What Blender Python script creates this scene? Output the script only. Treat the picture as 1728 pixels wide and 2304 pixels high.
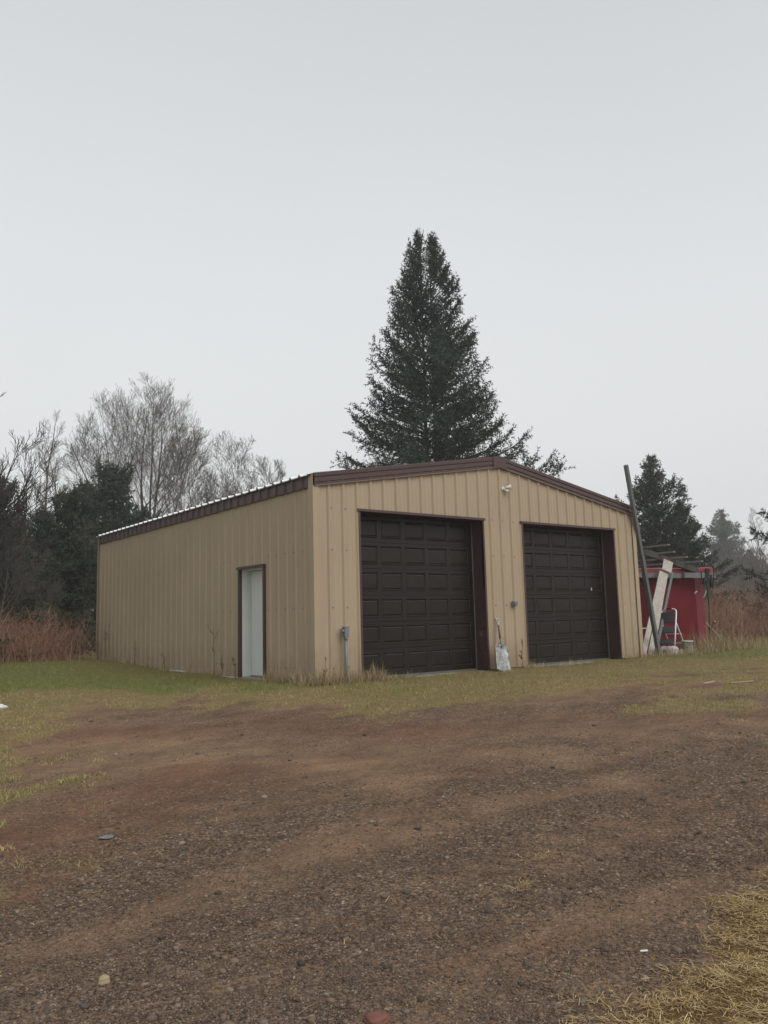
import bpy, bmesh, math, random
import numpy as np
from math import sin, cos, pi, radians as R_
from mathutils import Vector, Matrix
random.seed(7); rng = np.random.default_rng(7)
S = bpy.context.scene
for o in list(bpy.data.objects): bpy.data.objects.remove(o)

# ------------------------------------------------------------------ camera
CAM = np.array([-7.4346, -11.5881, 1.0486]); YAW, PITCH, ROLL, FPX = 0.6586, 0.1334, -0.0262, 1805.7
def axes():
    cy, sy, cp, sp = cos(YAW), sin(YAW), cos(PITCH), sin(PITCH)
    f = np.array([sy*cp, cy*cp, sp]); r = np.array([cy, -sy, 0.]); u = np.cross(r, f)
    return cos(ROLL)*r+sin(ROLL)*u, -sin(ROLL)*r+cos(ROLL)*u, f
RX, UP, FW = axes()
cd = bpy.data.cameras.new('camera'); co = bpy.data.objects.new('camera', cd); S.collection.objects.link(co)
co.matrix_world = Matrix(((RX[0], UP[0], -FW[0], CAM[0]), (RX[1], UP[1], -FW[1], CAM[1]), (RX[2], UP[2], -FW[2], CAM[2]), (0, 0, 0, 1)))
cd.sensor_fit = 'VERTICAL'; cd.sensor_height = 36; cd.sensor_width = 27; cd.lens = 36*FPX/2304
cd.clip_start = .05; cd.clip_end = 2000; S.camera = co

# ------------------------------------------------------------------ light
W_ = bpy.data.worlds.new('World'); S.world = W_; W_.use_nodes = True
SUN_EL, SUN_AZ = R_(46), R_(172)          # azimuth measured from +Y clockwise
def build_world():
    nt = W_.node_tree; N = nt.nodes; L = nt.links; N.clear()
    out = N.new('ShaderNodeOutputWorld'); bg = N.new('ShaderNodeBackground')
    sky = N.new('ShaderNodeTexSky'); sky.sky_type = 'NISHITA'; sky.sun_disc = False
    sky.sun_elevation = SUN_EL; sky.sun_rotation = SUN_AZ; sky.dust_density = 6; sky.air_density = 1
    hs = N.new('ShaderNodeHueSaturation'); hs.inputs['Saturation'].default_value = .22; L.new(sky.outputs[0], hs.inputs['Color'])
    # cloud layer: even grey overcast, a little paler towards the horizon, faint mottling
    tc = N.new('ShaderNodeTexCoord'); sp = N.new('ShaderNodeSeparateXYZ'); L.new(tc.outputs['Generated'], sp.inputs[0])
    cr = N.new('ShaderNodeValToRGB'); L.new(sp.outputs['Z'], cr.inputs[0]); cr.color_ramp.interpolation = 'B_SPLINE'
    e = cr.color_ramp.elements; e[0].position = 0; e[0].color = (.82, .835, .84, 1); e[1].position = 1; e[1].color = (.54, .57, .605, 1)
    for p, c in ((.06, (.82, .84, .845)), (.30, (.90, .922, .93)), (.62, (.71, .738, .762))):
        k = cr.color_ramp.elements.new(p); k.color = (*c, 1)
    nz = N.new('ShaderNodeTexNoise'); nz.inputs['Scale'].default_value = 1.6; nz.inputs['Detail'].default_value = 3; L.new(tc.outputs['Generated'], nz.inputs['Vector'])
    mr = N.new('ShaderNodeMapRange'); L.new(nz.outputs[0], mr.inputs[0]); mr.inputs[1].default_value = .3; mr.inputs[2].default_value = .7; mr.inputs[3].default_value = 7.8; mr.inputs[4].default_value = 8.2
    mu = N.new('ShaderNodeVectorMath'); mu.operation = 'SCALE'; L.new(cr.outputs[0], mu.inputs[0]); L.new(mr.outputs[0], mu.inputs['Scale'])
    mx = N.new('ShaderNodeMix'); mx.data_type = 'RGBA'; mx.inputs[0].default_value = .93
    L.new(hs.outputs[0], mx.inputs[6]); L.new(mu.outputs[0], mx.inputs[7])
    L.new(mx.outputs[2], bg.inputs[0]); bg.inputs[1].default_value = .1; L.new(bg.outputs[0], out.inputs[0])
build_world()
sd = bpy.data.lights.new('sun', 'SUN'); sd.energy = 1.45; sd.angle = R_(45); sd.color = (1, .965, .91)
so = bpy.data.objects.new('sun', sd); S.collection.objects.link(so)
sv = Vector((sin(SUN_AZ)*cos(SUN_EL), cos(SUN_AZ)*cos(SUN_EL), sin(SUN_EL)))
so.rotation_euler = sv.to_track_quat('Z', 'Y').to_euler(); so.location = sv*50
S.view_settings.view_transform = 'Standard'; S.view_settings.look = 'None'; S.view_settings.exposure = .25; S.view_settings.gamma = 1
S.render.engine = 'CYCLES'; S.cycles.volume_bounces = 2; S.cycles.max_bounces = 6; S.cycles.transparent_max_bounces = 8

# ------------------------------------------------------------------ helpers
def unp(px, py): return FW+(px-864)/FPX*RX-(py-1152)/FPX*UP      # photo pixel -> direction
def ony(px, py, Y): v = unp(px, py); return Vector(CAM+(Y-CAM[1])/v[1]*v)
def onx(px, py, X): v = unp(px, py); return Vector(CAM+(X-CAM[0])/v[0]*v)
HD = np.array([sin(YAW), cos(YAW)])
def ond(px, py, d): v = unp(px, py); return Vector(CAM+d/(v[:2]@HD)*v)
def smooth(a, b, x): t = np.clip((x-a)/(b-a), 0, 1); return t*t*(3-2*t)
def _h(ix, iy, s):
    n = (ix.astype(np.int64)*374761393+iy.astype(np.int64)*668265263+s*974711) & 0x7fffffff
    n = ((n ^ (n >> 13))*1274126177) & 0x7fffffff
    return ((n ^ (n >> 16)) & 0xffff)/65535.
def vn(x, y, s=0):
    ix, iy = np.floor(x), np.floor(y); fx, fy = x-ix, y-iy; fx = fx*fx*(3-2*fx); fy = fy*fy*(3-2*fy)
    a, b, c, d = _h(ix, iy, s), _h(ix+1, iy, s), _h(ix, iy+1, s), _h(ix+1, iy+1, s)
    return (a*(1-fx)+b*fx)*(1-fy)+(c*(1-fx)+d*fx)*fy
def fbm(x, y, o=4, s=0):
    v = 0; a = .5; t = 0
    for k in range(o): v = v+a*vn(x, y, s+k*17); t += a; x, y = x*2.03+13.1, y*2.03+7.7; a *= .5
    return v/t
def G(x, y):          # terrain height
    x = np.asarray(x, float); y = np.asarray(y, float)
    d = (x-CAM[0])*HD[0]+(y-CAM[1])*HD[1]
    z = -.012-.046*np.maximum(0, 12.6-d)*smooth(15.0, 10.5, d)
    z = z+.22*smooth(3, 12, y)*smooth(3, -1, x)
    z = z+(fbm(x*.5, y*.5, 3, 5)-.5)*.07*smooth(0, 3, np.abs(d-15.5))+(fbm(x*1.7, y*1.7, 3, 9)-.5)*.03
    z = z+(fbm(x*.04+3, y*.04, 2, 2)-.5)*1.2*smooth(30, 70, d)
    return z
def gz(x, y): return float(G(x, y))
def link(o, parent=None):
    S.collection.objects.link(o)
    if parent: o.parent = parent
    return o
def tag(o, label=None, cat=None, group=None, kind=None):
    if label: o['label'] = label
    if cat: o['category'] = cat
    if group: o['group'] = group
    if kind: o['kind'] = kind
    return o
def empty(name, loc=(0, 0, 0), rz=0):
    o = bpy.data.objects.new(name, None); o.location = loc; o.rotation_euler = (0, 0, rz); o.empty_display_size = .2; return link(o)
def copy_tree(o, parent=None):
    c = o.copy(); S.collection.objects.link(c); c.parent = parent
    for ch in list(o.children): copy_tree(ch, c)
    return c
class MB:
    def __init__(s): s.v = []; s.f = []; s.m = []
    def add(s, vs, fs, mi=0):
        b = len(s.v); s.v += [tuple(v) for v in vs]; s.f += [tuple(i+b for i in f) for f in fs]; s.m += [mi]*len(fs); return s
    def box(s, a, b, mi=0):
        x0, y0, z0 = a; x1, y1, z1 = b
        return s.add([(x0, y0, z0), (x1, y0, z0), (x1, y1, z0), (x0, y1, z0), (x0, y0, z1), (x1, y0, z1), (x1, y1, z1), (x0, y1, z1)],
              [(0, 3, 2, 1), (4, 5, 6, 7), (0, 1, 5, 4), (1, 2, 6, 5), (2, 3, 7, 6), (3, 0, 4, 7)], mi)
    def bar(s, p, q, w, h, up=(0, 0, 1), mi=0, taper=1, jit=0, n=1):
        p, q = Vector(p), Vector(q); d = (q-p).normalized(); sx = d.cross(Vector(up)).normalized(); sz = sx.cross(d)
        rings = []
        for k in range(n+1):
            t = k/n; c = p.lerp(q, t); f = 1+(taper-1)*t
            rings.append([c+sx*(w/2*f*a+random.uniform(-jit, jit))+sz*(h/2*f*b+random.uniform(-jit, jit)) for a, b in ((-1, -1), (1, -1), (1, 1), (-1, 1))])
        vs = [v for r in rings for v in r]; fs = [(3, 2, 1, 0), tuple(4*n+i for i in range(4))]
        for k in range(n):
            for i in range(4): j = (i+1) % 4; fs.append((4*k+i, 4*k+j, 4*k+4+j, 4*k+4+i))
        return s.add(vs, fs, mi)
    def tube(s, pts, r, n=8, mi=0, cap=True):
        pts = [Vector(p) for p in pts]; rr = r if isinstance(r, (list, tuple)) else [r]*len(pts); vs = []; ref = None
        for k, p in enumerate(pts):
            d = (pts[min(k+1, len(pts)-1)]-pts[max(k-1, 0)]).normalized()
            if ref is None: ref = d.orthogonal().normalized()
            ref = (ref-d*ref.dot(d)).normalized(); b = d.cross(ref)
            for i in range(n): a = 2*pi*i/n; vs.append(p+(ref*cos(a)+b*sin(a))*rr[k])
        fs = []
        for k in range(len(pts)-1):
            for i in range(n): j = (i+1) % n; fs.append((k*n+i, k*n+j, k*n+n+j, k*n+n+i))
        if cap: fs += [tuple(range(n-1, -1, -1)), tuple((len(pts)-1)*n+i for i in range(n))]
        return s.add(vs, fs, mi)
    def lathe(s, prof, c=(0, 0, 0), n=24, mi=0):
        vs = [(c[0]+r*cos(2*pi*i/n), c[1]+r*sin(2*pi*i/n), c[2]+z) for r, z in prof for i in range(n)]; fs = []
        for k in range(len(prof)-1):
            for i in range(n): j = (i+1) % n; fs.append((k*n+i, k*n+j, k*n+n+j, k*n+n+i))
        return s.add(vs, fs, mi)
    def obj(s, name, mats, parent=None, smooth_=False, bevel=0):
        me = bpy.data.meshes.new(name); me.from_pydata(s.v, [], s.f)
        for m in (mats if isinstance(mats, (list, tuple)) else [mats]): me.materials.append(m)
        me.polygons.foreach_set('material_index', s.m)
        if smooth_: me.polygons.foreach_set('use_smooth', [True]*len(s.f))
        me.update(); o = link(bpy.data.objects.new(name, me), parent)
        if bevel: b = o.modifiers.new('b', 'BEVEL'); b.width = bevel; b.segments = 2; b.limit_method = 'ANGLE'
        return o
def fast(name, V, F, mats, parent=None, attrs=None, smooth_=False, k=None):
    """V (n,3), F (m,k) index array of constant k"""
    V = np.asarray(V, np.float32); F = np.asarray(F, np.int32); k = F.shape[1]
    me = bpy.data.meshes.new(name); me.vertices.add(len(V)); me.vertices.foreach_set('co', V.ravel())
    me.loops.add(F.size); me.loops.foreach_set('vertex_index', F.ravel())
    me.polygons.add(len(F)); me.polygons.foreach_set('loop_start', np.arange(0, F.size, k, dtype=np.int32))
    if smooth_: me.polygons.foreach_set('use_smooth', np.ones(len(F), bool))
    for m in (mats if isinstance(mats, (list, tuple)) else [mats]): me.materials.append(m)
    for a, val in (attrs or {}).items():
        at = me.attributes.new(a, 'FLOAT', 'POINT'); at.data.foreach_set('value', np.asarray(val, np.float32))
    me.update(calc_edges=True); me.validate()
    return link(bpy.data.objects.new(name, me), parent)

# ------------------------------------------------------------------ materials
class NT:
    def __init__(s, name, rough=.6, spec=.5, metal=0):
        s.m = bpy.data.materials.new(name); s.m.use_nodes = True; s.nt = s.m.node_tree; s.N = s.nt.nodes; s.L = s.nt.links
        s.b = s.N['Principled BSDF']; s.b.inputs['Roughness'].default_value = rough; s.b.inputs['Specular IOR Level'].default_value = spec; s.b.inputs['Metallic'].default_value = metal
    def val(s, x, inp):
        if isinstance(x, (int, float)): inp.default_value = x
        elif isinstance(x, tuple): inp.default_value = (*x, 1) if len(x) == 3 and len(inp.default_value) == 4 else x
        else: s.L.new(x, inp)
    def pos(s, scale=(1, 1, 1), obj=False):
        if obj: t = s.N.new('ShaderNodeTexCoord').outputs['Object']
        else: t = s.N.new('ShaderNodeNewGeometry').outputs['Position']
        mp = s.N.new('ShaderNodeMapping'); mp.inputs['Scale'].default_value = scale; s.L.new(t, mp.inputs[0]); return mp.outputs[0]
    def noise(s, vec, scale, detail=4, rough=.55, lo=0, hi=1, a=0, b=1):
        n = s.N.new('ShaderNodeTexNoise'); s.L.new(vec, n.inputs['Vector']); n.inputs['Scale'].default_value = scale; n.inputs['Detail'].default_value = detail; n.inputs['Roughness'].default_value = rough
        return s.rng(n.outputs[0], lo, hi, a, b)
    def rng(s, x, lo, hi, a=0, b=1):
        r = s.N.new('ShaderNodeMapRange'); s.val(x, r.inputs[0])
        for i, v in enumerate((lo, hi, a, b)): s.val(v, r.inputs[i+1])
        return r.outputs[0]
    def vor(s, vec, scale, feat='F1', out='Distance', rand=1):
        v = s.N.new('ShaderNodeTexVoronoi'); v.feature = feat; s.L.new(vec, v.inputs['Vector']); v.inputs['Scale'].default_value = scale; v.inputs['Randomness'].default_value = rand; return v.outputs[out]
    def mix(s, f, a, b, mode='MIX'):
        m = s.N.new('ShaderNodeMix'); m.data_type = 'RGBA'; m.blend_type = mode; s.val(f, m.inputs[0]); s.val(a, m.inputs[6]); s.val(b, m.inputs[7]); return m.outputs[2]
    def math(s, op, a, b=0.):
        m = s.N.new('ShaderNodeMath'); m.operation = op; s.val(a, m.inputs[0]); s.val(b, m.inputs[1]); return m.outputs[0]
    def attr(s, n): a = s.N.new('ShaderNodeAttribute'); a.attribute_name = n; return a.outputs['Fac']
    def rnd(s): return s.N.new('ShaderNodeNewGeometry').outputs['Random Per Island']
    def col(s, x): s.val(x, s.b.inputs['Base Color']); return s
    def rough(s, x): s.val(x, s.b.inputs['Roughness']); return s
    def bump(s, h, strength=.5, dist=.01):
        b = s.N.new('ShaderNodeBump'); b.inputs['Strength'].default_value = strength; b.inputs['Distance'].default_value = dist; s.L.new(h, b.inputs['Height']); s.L.new(b.outputs[0], s.b.inputs['Normal']); return s
    def fac(s, x, c, lo=.85, hi=1.15):      # multiply colour c by lo..hi from x
        g = s.N.new('ShaderNodeCombineXYZ'); r = s.rng(x, 0, 1, lo, hi)
        for i in range(3): s.L.new(r, g.inputs[i])
        return s.mix(1., c, g.outputs[0], 'MULTIPLY')
def simple(name, c, rough=.6, spec=.5, metal=0, var=.12, scale=6, bump=0, stretch=(1, 1, 1), dirt=None):
    t = NT(name, rough, spec, metal); p = t.pos(stretch); n = t.noise(p, scale, 5, .6, .25, .75)
    c2 = t.fac(n, c, 1-var, 1+var)
    if dirt: c2 = t.mix(t.noise(p, scale*2.3, 6, .7, dirt[1], dirt[1]+.15), c2, dirt[0])
    t.col(c2)
    if bump: t.bump(t.noise(p, scale*6, 6, .7), bump, .01)
    return t.m

def wall_mat():
    t = NT('tan_siding', .55, .22); p = t.pos()
    c = t.fac(t.noise(p, .7, 4, .6, .3, .7), (.385, .305, .212), .95, 1.05)
    streak = t.noise(t.pos((9, 9, .35)), 1, 4, .6, .45, .75)
    c = t.mix(t.math('MULTIPLY', streak, .15), c, (.27, .20, .125))
    # splash dirt low on the wall, with its own ragged shape
    z = t.N.new('ShaderNodeSeparateXYZ'); t.L.new(t.N.new('ShaderNodeNewGeometry').outputs['Position'], z.inputs[0])
    low = t.rng(t.math('ADD', z.outputs['Z'], t.noise(p, 3, 5, .6, .3, .7, -.25, .25)), .05, .7, .5, 0)
    c = t.mix(low, c, (.26, .19, .13))
    t.col(c).bump(t.noise(t.pos((3, 3, .6)), 1.3, 3), .5, .02); return t.m
def grain_mat(name, c, var=.35, st=(3, 3, 40), sc=3, rough=.55, bump=.35, spec=.4):
    t = NT(name, rough, spec); p = t.pos(st); n = t.noise(p, sc, 5, .65, .25, .75)
    t.col(t.fac(n, c, 1-var, 1+var)).bump(n, bump, .003); return t.m
M = {}
M['tan'] = wall_mat()
M['brown'] = simple('brown_trim', (.066, .034, .031), .42, .5, var=.12, scale=2, bump=.05)
M['brown_dent'] = simple('scraped_brown_trim', (.066, .034, .031), .5, .5, var=.2, scale=8, dirt=((.22, .17, .15), .62))
M['lip'] = simple('trim_lip', (.20, .15, .13), .4, .5, var=.1)
M['door'] = grain_mat('brown_woodgrain_door', (.0115, .0068, .0048), .3, (4, 4, 60), 2.2, .42, .3, .36)
M['white_roof'] = simple('white_roof_panel', (.8, .82, .83), .35, .5, var=.04)
M['concrete'] = simple('concrete', (.24, .225, .20), .85, .2, var=.25, scale=9, bump=.3)
M['seal'] = simple('rubber_seal', (.13, .125, .12), .7, .3, var=.2)
M['white_paint'] = simple('white_door_paint', (.62, .65, .62), .4, .5, var=.04, scale=3, dirt=((.36, .35, .3), .68))
M['screw'] = simple('screw_head', (.13, .10, .07), .5, .5)
M['grey_box'] = simple('grey_enamel', (.15, .175, .19), .45, .5, var=.1)
M['black'] = simple('black_plastic', (.012, .013, .014), .45, .5)
M['step'] = simple('grey_step_plastic', (.05, .058, .06), .6, .4, var=.2)
M['alu'] = simple('aluminium', (.66, .67, .68), .4, .5, .3, var=.1)
M['blade'] = simple('scuffed_shovel_blade', (.34, .34, .33), .42, .5, .4, var=.45, scale=7, dirt=((.085, .07, .055), .50))
M['handle'] = grain_mat('worn_wood_handle', (.10, .088, .065), .4, (20, 20, 4), 4)
M['pale_plastic'] = simple('pale_plastic_grip', (.42, .45, .41), .5, .5)
M['grey_wood'] = grain_mat('weathered_grey_post', (.15, .158, .16), .35, (30, 30, 2.5), 2.2, .85, .6, .15)
M['dark_wood'] = grain_mat('dark_weathered_lumber', (.075, .07, .064), .4, (30, 30, 3), 2.2, .85, .6, .15)
M['purlin'] = grain_mat('grey_purlin_wood', (.20, .19, .17), .4, (30, 30, 3), 2.2, .85, .6, .15)
M['pale_wood'] = grain_mat('pale_weathered_plank', (.42, .385, .345), .45, (25, 25, 3), 2, .85, .6, .15)
M['new_wood'] = grain_mat('yellow_lumber', (.42, .36, .25), .3, (25, 25, 3), 2, .8, .5, .2)
M['red'] = simple('faded_red_panel', (.115, .007, .014), .6, .15, var=.28, scale=1.6, dirt=((.065, .012, .016), .63))
M['red_edge'] = simple('lit_red_panel', (.16, .024, .038), .55, .25, var=.25, scale=3)  # paler pinkish red: light on the shed's end face put into the colour
M['red_top'] = simple('bright_red_sheet', (.24, .028, .036), .45, .4, var=.25, scale=3)
M['bucket'] = simple('dirty_white_plastic', (.55, .53, .49), .45, .5, var=.15, scale=9, dirt=((.22, .20, .17), .6))
M['rock'] = simple('rubble_rock', (.30, .26, .24), .85, .2, var=.4, scale=14, bump=.5)
M['slate'] = simple('blue_grey_slate', (.16, .17, .16), .6, .4, var=.2, scale=20, bump=.3)
M['white_rock'] = simple('white_rock', (.62, .62, .6), .7, .3, var=.2, scale=14, bump=.3)
M['bag'] = simple('pinkish_white_bag', (.5, .43, .43), .6, .4, var=.3, scale=10, bump=.3)
M['lamp_white'] = simple('white_lamp_housing', (.68, .68, .63), .4, .5)
M['lens'] = simple('lamp_lens', (.6, .62, .62), .15, .6)
def veg(name, cols, rough=.75, attr=None, spec=.1, trans=.0):
    t = NT(name, rough, spec); r = t.rnd() if attr is None else t.attr(attr)
    cr = t.N.new('ShaderNodeValToRGB'); t.L.new(r, cr.inputs[0]); e = cr.color_ramp.elements
    e[0].position = 0; e[0].color = (*cols[0], 1); e[1].position = 1; e[1].color = (*cols[-1], 1)
    for i, c in enumerate(cols[1:-1]): k = e.new((i+1)/(len(cols)-1)); k.color = (*c, 1)
    t.col(cr.outputs[0]); return t.m
M['needles'] = veg('spruce_needles', [(.018, .031, .023), (.036, .057, .040), (.072, .102, .068)], .7, attr='tone')
M['needles_grey'] = veg('grey_green_needles', [(.026, .036, .026), (.055, .068, .046), (.11, .12, .082)], .75, attr='tone')
M['bark'] = simple('dark_bark', (.045, .038, .032), .9, .1, var=.35, scale=9, bump=.5)
M['twig'] = simple('grey_brown_twigs', (.125, .11, .10), .85, .15, var=.25, scale=3)
M['twig_dark'] = simple('dark_twigs', (.045, .040, .038), .85, .15, var=.25, scale=3)
M['brush'] = veg('red_brown_brush', [(.20, .095, .070), (.30, .155, .115), (.38, .23, .165), (.46, .34, .24)], .85)
M['drygrass'] = veg('dry_tall_grass', [(.13, .09, .045), (.28, .21, .115), (.42, .33, .20), (.54, .45, .30)], .8)
M['straw'] = veg('straw', [(.17, .10, .042), (.30, .195, .085), (.45, .32, .15), (.66, .52, .29)], .7)
M['weed'] = veg('dead_weed', [(.06, .035, .022), (.12, .07, .04)], .85)
M['pebble'] = veg('pebbles', [(.055, .043, .036), (.10, .073, .056), (.16, .112, .078), (.085, .072, .066), (.20, .13, .09), (.14, .11, .085), (.26, .21, .16)], .75, spec=.15)
def grass_mat():
    t = NT('lawn_blades', .85, .06); g = t.attr('green'); r = t.rnd()
    dry = t.mix(r, (.22, .165, .078), (.50, .415, .22)); gr = t.mix(r, (.10, .13, .038), (.28, .30, .105))
    t.col(t.mix(g, dry, gr)); return t.m
M['blade_grass'] = grass_mat()
def ground_mat():
    t = NT('yard_ground', .95, .06); p = t.pos()
    ga, gn, rd, gv, st = (t.attr(a) for a in ('grass', 'green', 'red', 'gravel', 'straw'))
    n1 = t.noise(p, 1.1, 6, .6, .35, .65); n2 = t.noise(p, 7, 6, .65, .35, .65); n3 = t.noise(p, 38, 5, .7, .3, .7)
    big = t.noise(t.pos((1, 1.6, 1)), 1.7, 5, .7, .35, .65); soil = t.mix(n1, (.31, .195, .12), (.25, .158, .102)); soil = t.mix(t.math('MULTIPLY', n2, .35), soil, (.26, .18, .118))
    soil = t.mix(rd, soil, t.mix(n2, (.20, .095, .058), (.25, .13, .08)))
    # gravel: cells of stones at two sizes
    vc = t.vor(p, 62, out='Color'); sp = t.N.new('ShaderNodeSeparateXYZ'); t.L.new(vc, sp.inputs[0])
    cr = t.N.new('ShaderNodeValToRGB'); t.L.new(sp.outputs[0], cr.inputs[0]); e = cr.color_ramp.elements; cr.color_ramp.interpolation = 'CONSTANT'
    cs = [(0, (.070, .050, .040)), (.3, (.145, .100, .070)), (.5, (.22, .150, .100)), (.68, (.105, .082, .070)), (.84, (.26, .175, .115)), (.975, (.38, .31, .23))]
    e[0].color = (*cs[0][1], 1); e[1].position = .965; e[1].color = (*cs[-1][1], 1)
    for q, c in cs[1:-1]: k = e.new(q); k.color = (*c, 1)
    grit = t.noise(p, 85, 4, .75, .32, .68); dark = t.noise(p, 26, 5, .75, .5, .72)
    gravel = t.fac(grit, cr.outputs[0], .7, 1.3)
    soil = t.fac(grit, soil, .72, 1.28); soil = t.mix(t.math('MULTIPLY', dark, .55), soil, (.085, .062, .048))
    m = t.math('MULTIPLY', gv, t.rng(t.math('ADD', n3, t.math('MULTIPLY', n2, .6)), .35, .95, .25, 1.2))
    m = t.rng(m, .10, .65, 0, .9)
    c = t.fac(big, t.mix(m, soil, gravel), .80, 1.22)
    vd = t.vor(p, 62)
    turf = t.mix(gn, t.mix(n2, (.30, .235, .11), (.22, .155, .075)), t.mix(n2, (.125, .14, .044), (.215, .20, .072)))
    turf = t.fac(n3, turf, .6, 1.3)
    edge = t.rng(t.math('ADD', ga, t.math('MULTIPLY', t.math('SUBTRACT', n3, .5), 1.0)), .35, .7)
    c = t.mix(edge, c, turf)
    c = t.mix(t.rng(st, .2, .8), c, t.mix(n3, (.20, .125, .055), (.12, .075, .035)))
    t.col(c)
    inv = t.math('SUBTRACT', 1., vd)
    h = t.math('ADD', t.math('MULTIPLY', inv, t.math('MULTIPLY', m, .6)), t.math('MULTIPLY', n3, .8)); h = t.math('ADD', h, t.math('MULTIPLY', n2, 1.3))
    t.bump(h, .8, .02); t.rough(t.rng(m, 0, 1, .95, .75)); return t.m
M['ground'] = ground_mat()

# ------------------------------------------------------------------ ground masks
def sdist(x, y, P):   # signed distance, positive inside polygon
    P = np.array(P, float); d = np.full(x.shape, 1e9); inside = np.zeros(x.shape, bool); n = len(P)
    for i in range(n):
        a, b = P[i], P[(i+1) % n]; ab = b-a; t = np.clip(((x-a[0])*ab[0]+(y-a[1])*ab[1])/(ab@ab), 0, 1)
        d = np.minimum(d, np.hypot(x-a[0]-t*ab[0], y-a[1]-t*ab[1]))
        c = (a[1] > y) != (b[1] > y); xi = (b[0]-a[0])*(y-a[1])/((b[1]-a[1]) if b[1] != a[1] else 1e-9)+a[0]; inside ^= c & (x < xi)
    return np.where(inside, d, -d)
def pdist(x, y, P):
    P = np.array(P, float); d = np.full(x.shape, 1e9)
    for a, b in zip(P[:-1], P[1:]):
        ab = b-a; t = np.clip(((x-a[0])*ab[0]+(y-a[1])*ab[1])/(ab@ab), 0, 1); d = np.minimum(d, np.hypot(x-a[0]-t*ab[0], y-a[1]-t*ab[1]))
    return d
LAWN = [(-6.9, -6.6), (-6.3, -5.4), (-5.95, -4.2), (-5.5, -2.8), (-5.1, -1.0), (-4.6, .1), (-3.7, .15), (-2.5, -.7), (-1.5, -2.2), (-1.1, -3.5), (.32, -3.8), (1.74, -4.1), (3.6, -3.7), (6, -3.9), (9, -4.6), (140, -12), (140, 140), (-140, 140), (-140, -20), (-12, -12)]
PATCH = [(2.9, -3.8), (2.2, -5.0), (1.1, -5.7), (1.6, -6.7), (3.0, -6.6), (6, -6.2), (12, -7), (12, -4), (5, -3.8)]
STRAW = [(-2.6, -9.38), (-3.46, -9.36), (-4.12, -9.44), (-4.58, -9.56), (-5.0, -9.60), (-5.9, -10.3), (-4.5, -14), (6, -14), (2, -9.4)]
def wpx(pts): # photo pixels -> ground xy
    out = []
    for px, py in pts:
        z = -.3; v = unp(px, py)
        for i in range(30): q = CAM+(z-CAM[2])/v[2]*v; z = gz(q[0], q[1])
        out.append((q[0], q[1]))
    return out
TRK = [wpx([(-200, 2330), (120, 2250), (400, 2120), (800, 1960), (1250, 1840), (1800, 1740)]), wpx([(60, 2090), (400, 1930), (800, 1820), (1300, 1740), (1800, 1690)]),
       wpx([(600, 2330), (900, 2150), (1300, 2000), (1800, 1880)])]
BARE = [wpx([(-50, 2190), (250, 2100), (560, 1980), (900, 1890)]), wpx([(700, 1700), (950, 1790), (700, 1900)]), wpx([(980, 1690), (1250, 1700), (1500, 1800)]), wpx([(1050, 2170), (1300, 2060), (1728, 1960)])]
REDB = [wpx([(60, 1660), (350, 1640), (700, 1620), (1000, 1660)]), wpx([(30, 1900), (250, 1800), (500, 1730)]), wpx([(0, 2050), (120, 1930)])]
def masks(x, y):
    n = fbm(x*.9, y*.9, 4, 31)-.5; n2 = fbm(x*3.3, y*3.3, 3, 47)-.5
    sl = sdist(x, y, LAWN)+n*1.7+n2*1.7
    gp = sdist(x, y, PATCH)+n*1.3+n2*1.6
    grass = np.maximum(smooth(-.45, .4, sl), .8*smooth(-.5, .35, gp)*smooth(.36, .56, fbm(x*1.3, y*2.1, 4, 77)))
    # scattered dry tufts on the soil near the left edge
    tuft = smooth(.52, .78, fbm(x*1.9+5, y*1.9, 4, 91))*smooth(-3.2, -.3, sdist(x, y, LAWN))*smooth(-1, -4, x)
    grass = np.maximum(grass, .28*tuft)
    left = smooth(2.0, -1.5, x+.2*y)
    green = smooth(.5, 2.6, sl-1.5+left*1.3+(fbm(x*.9, y*.9, 4, 55)-.5)*4.2)*(.45+.55*left)
    green = np.maximum(green, .85*smooth(7.5, 10.5, x)*smooth(-2.9, -1.6, y)*smooth(2.5, .0, y))
    green = np.maximum(green, .28*smooth(.42, .62, fbm(x*2.1+4, y*2.1, 4, 23)))
    green = np.maximum(green, .6*smooth(-5.2, -6.4, x)*smooth(-8, -4, y)*smooth(.35, .6, fbm(x*1.1, y*1.1, 3, 8)))
    red = np.maximum.reduce([smooth(1.0, .1, pdist(x, y, p)+n*1.2) for p in REDB])
    red = np.clip(np.maximum(red*.9, .55*smooth(.56, .68, fbm(x*.8, y*.8, 4, 63))), 0, 1)
    gv = .5+.8*(fbm(x*.7+2, y*1.1, 4, 12)-.5)
    for p in TRK: gv = np.maximum(gv, 1.0*smooth(.75, .05, pdist(x, y, p)+n*.9))
    for p in BARE: gv = gv*(1-.5*smooth(.45, .05, pdist(x, y, p)+n*.6))
    gv = np.clip(gv*(1-.45*smooth(-2.2, -4.5, x)*smooth(-6.5, -4.5, y)), 0, 1)
    st = smooth(-.1, .22, sdist(x, y, STRAW)+n*.5+n2*.5)
    return dict(grass=grass, green=np.clip(green, 0, 1), red=red*(1-.5*gv), gravel=gv, straw=st)
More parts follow.
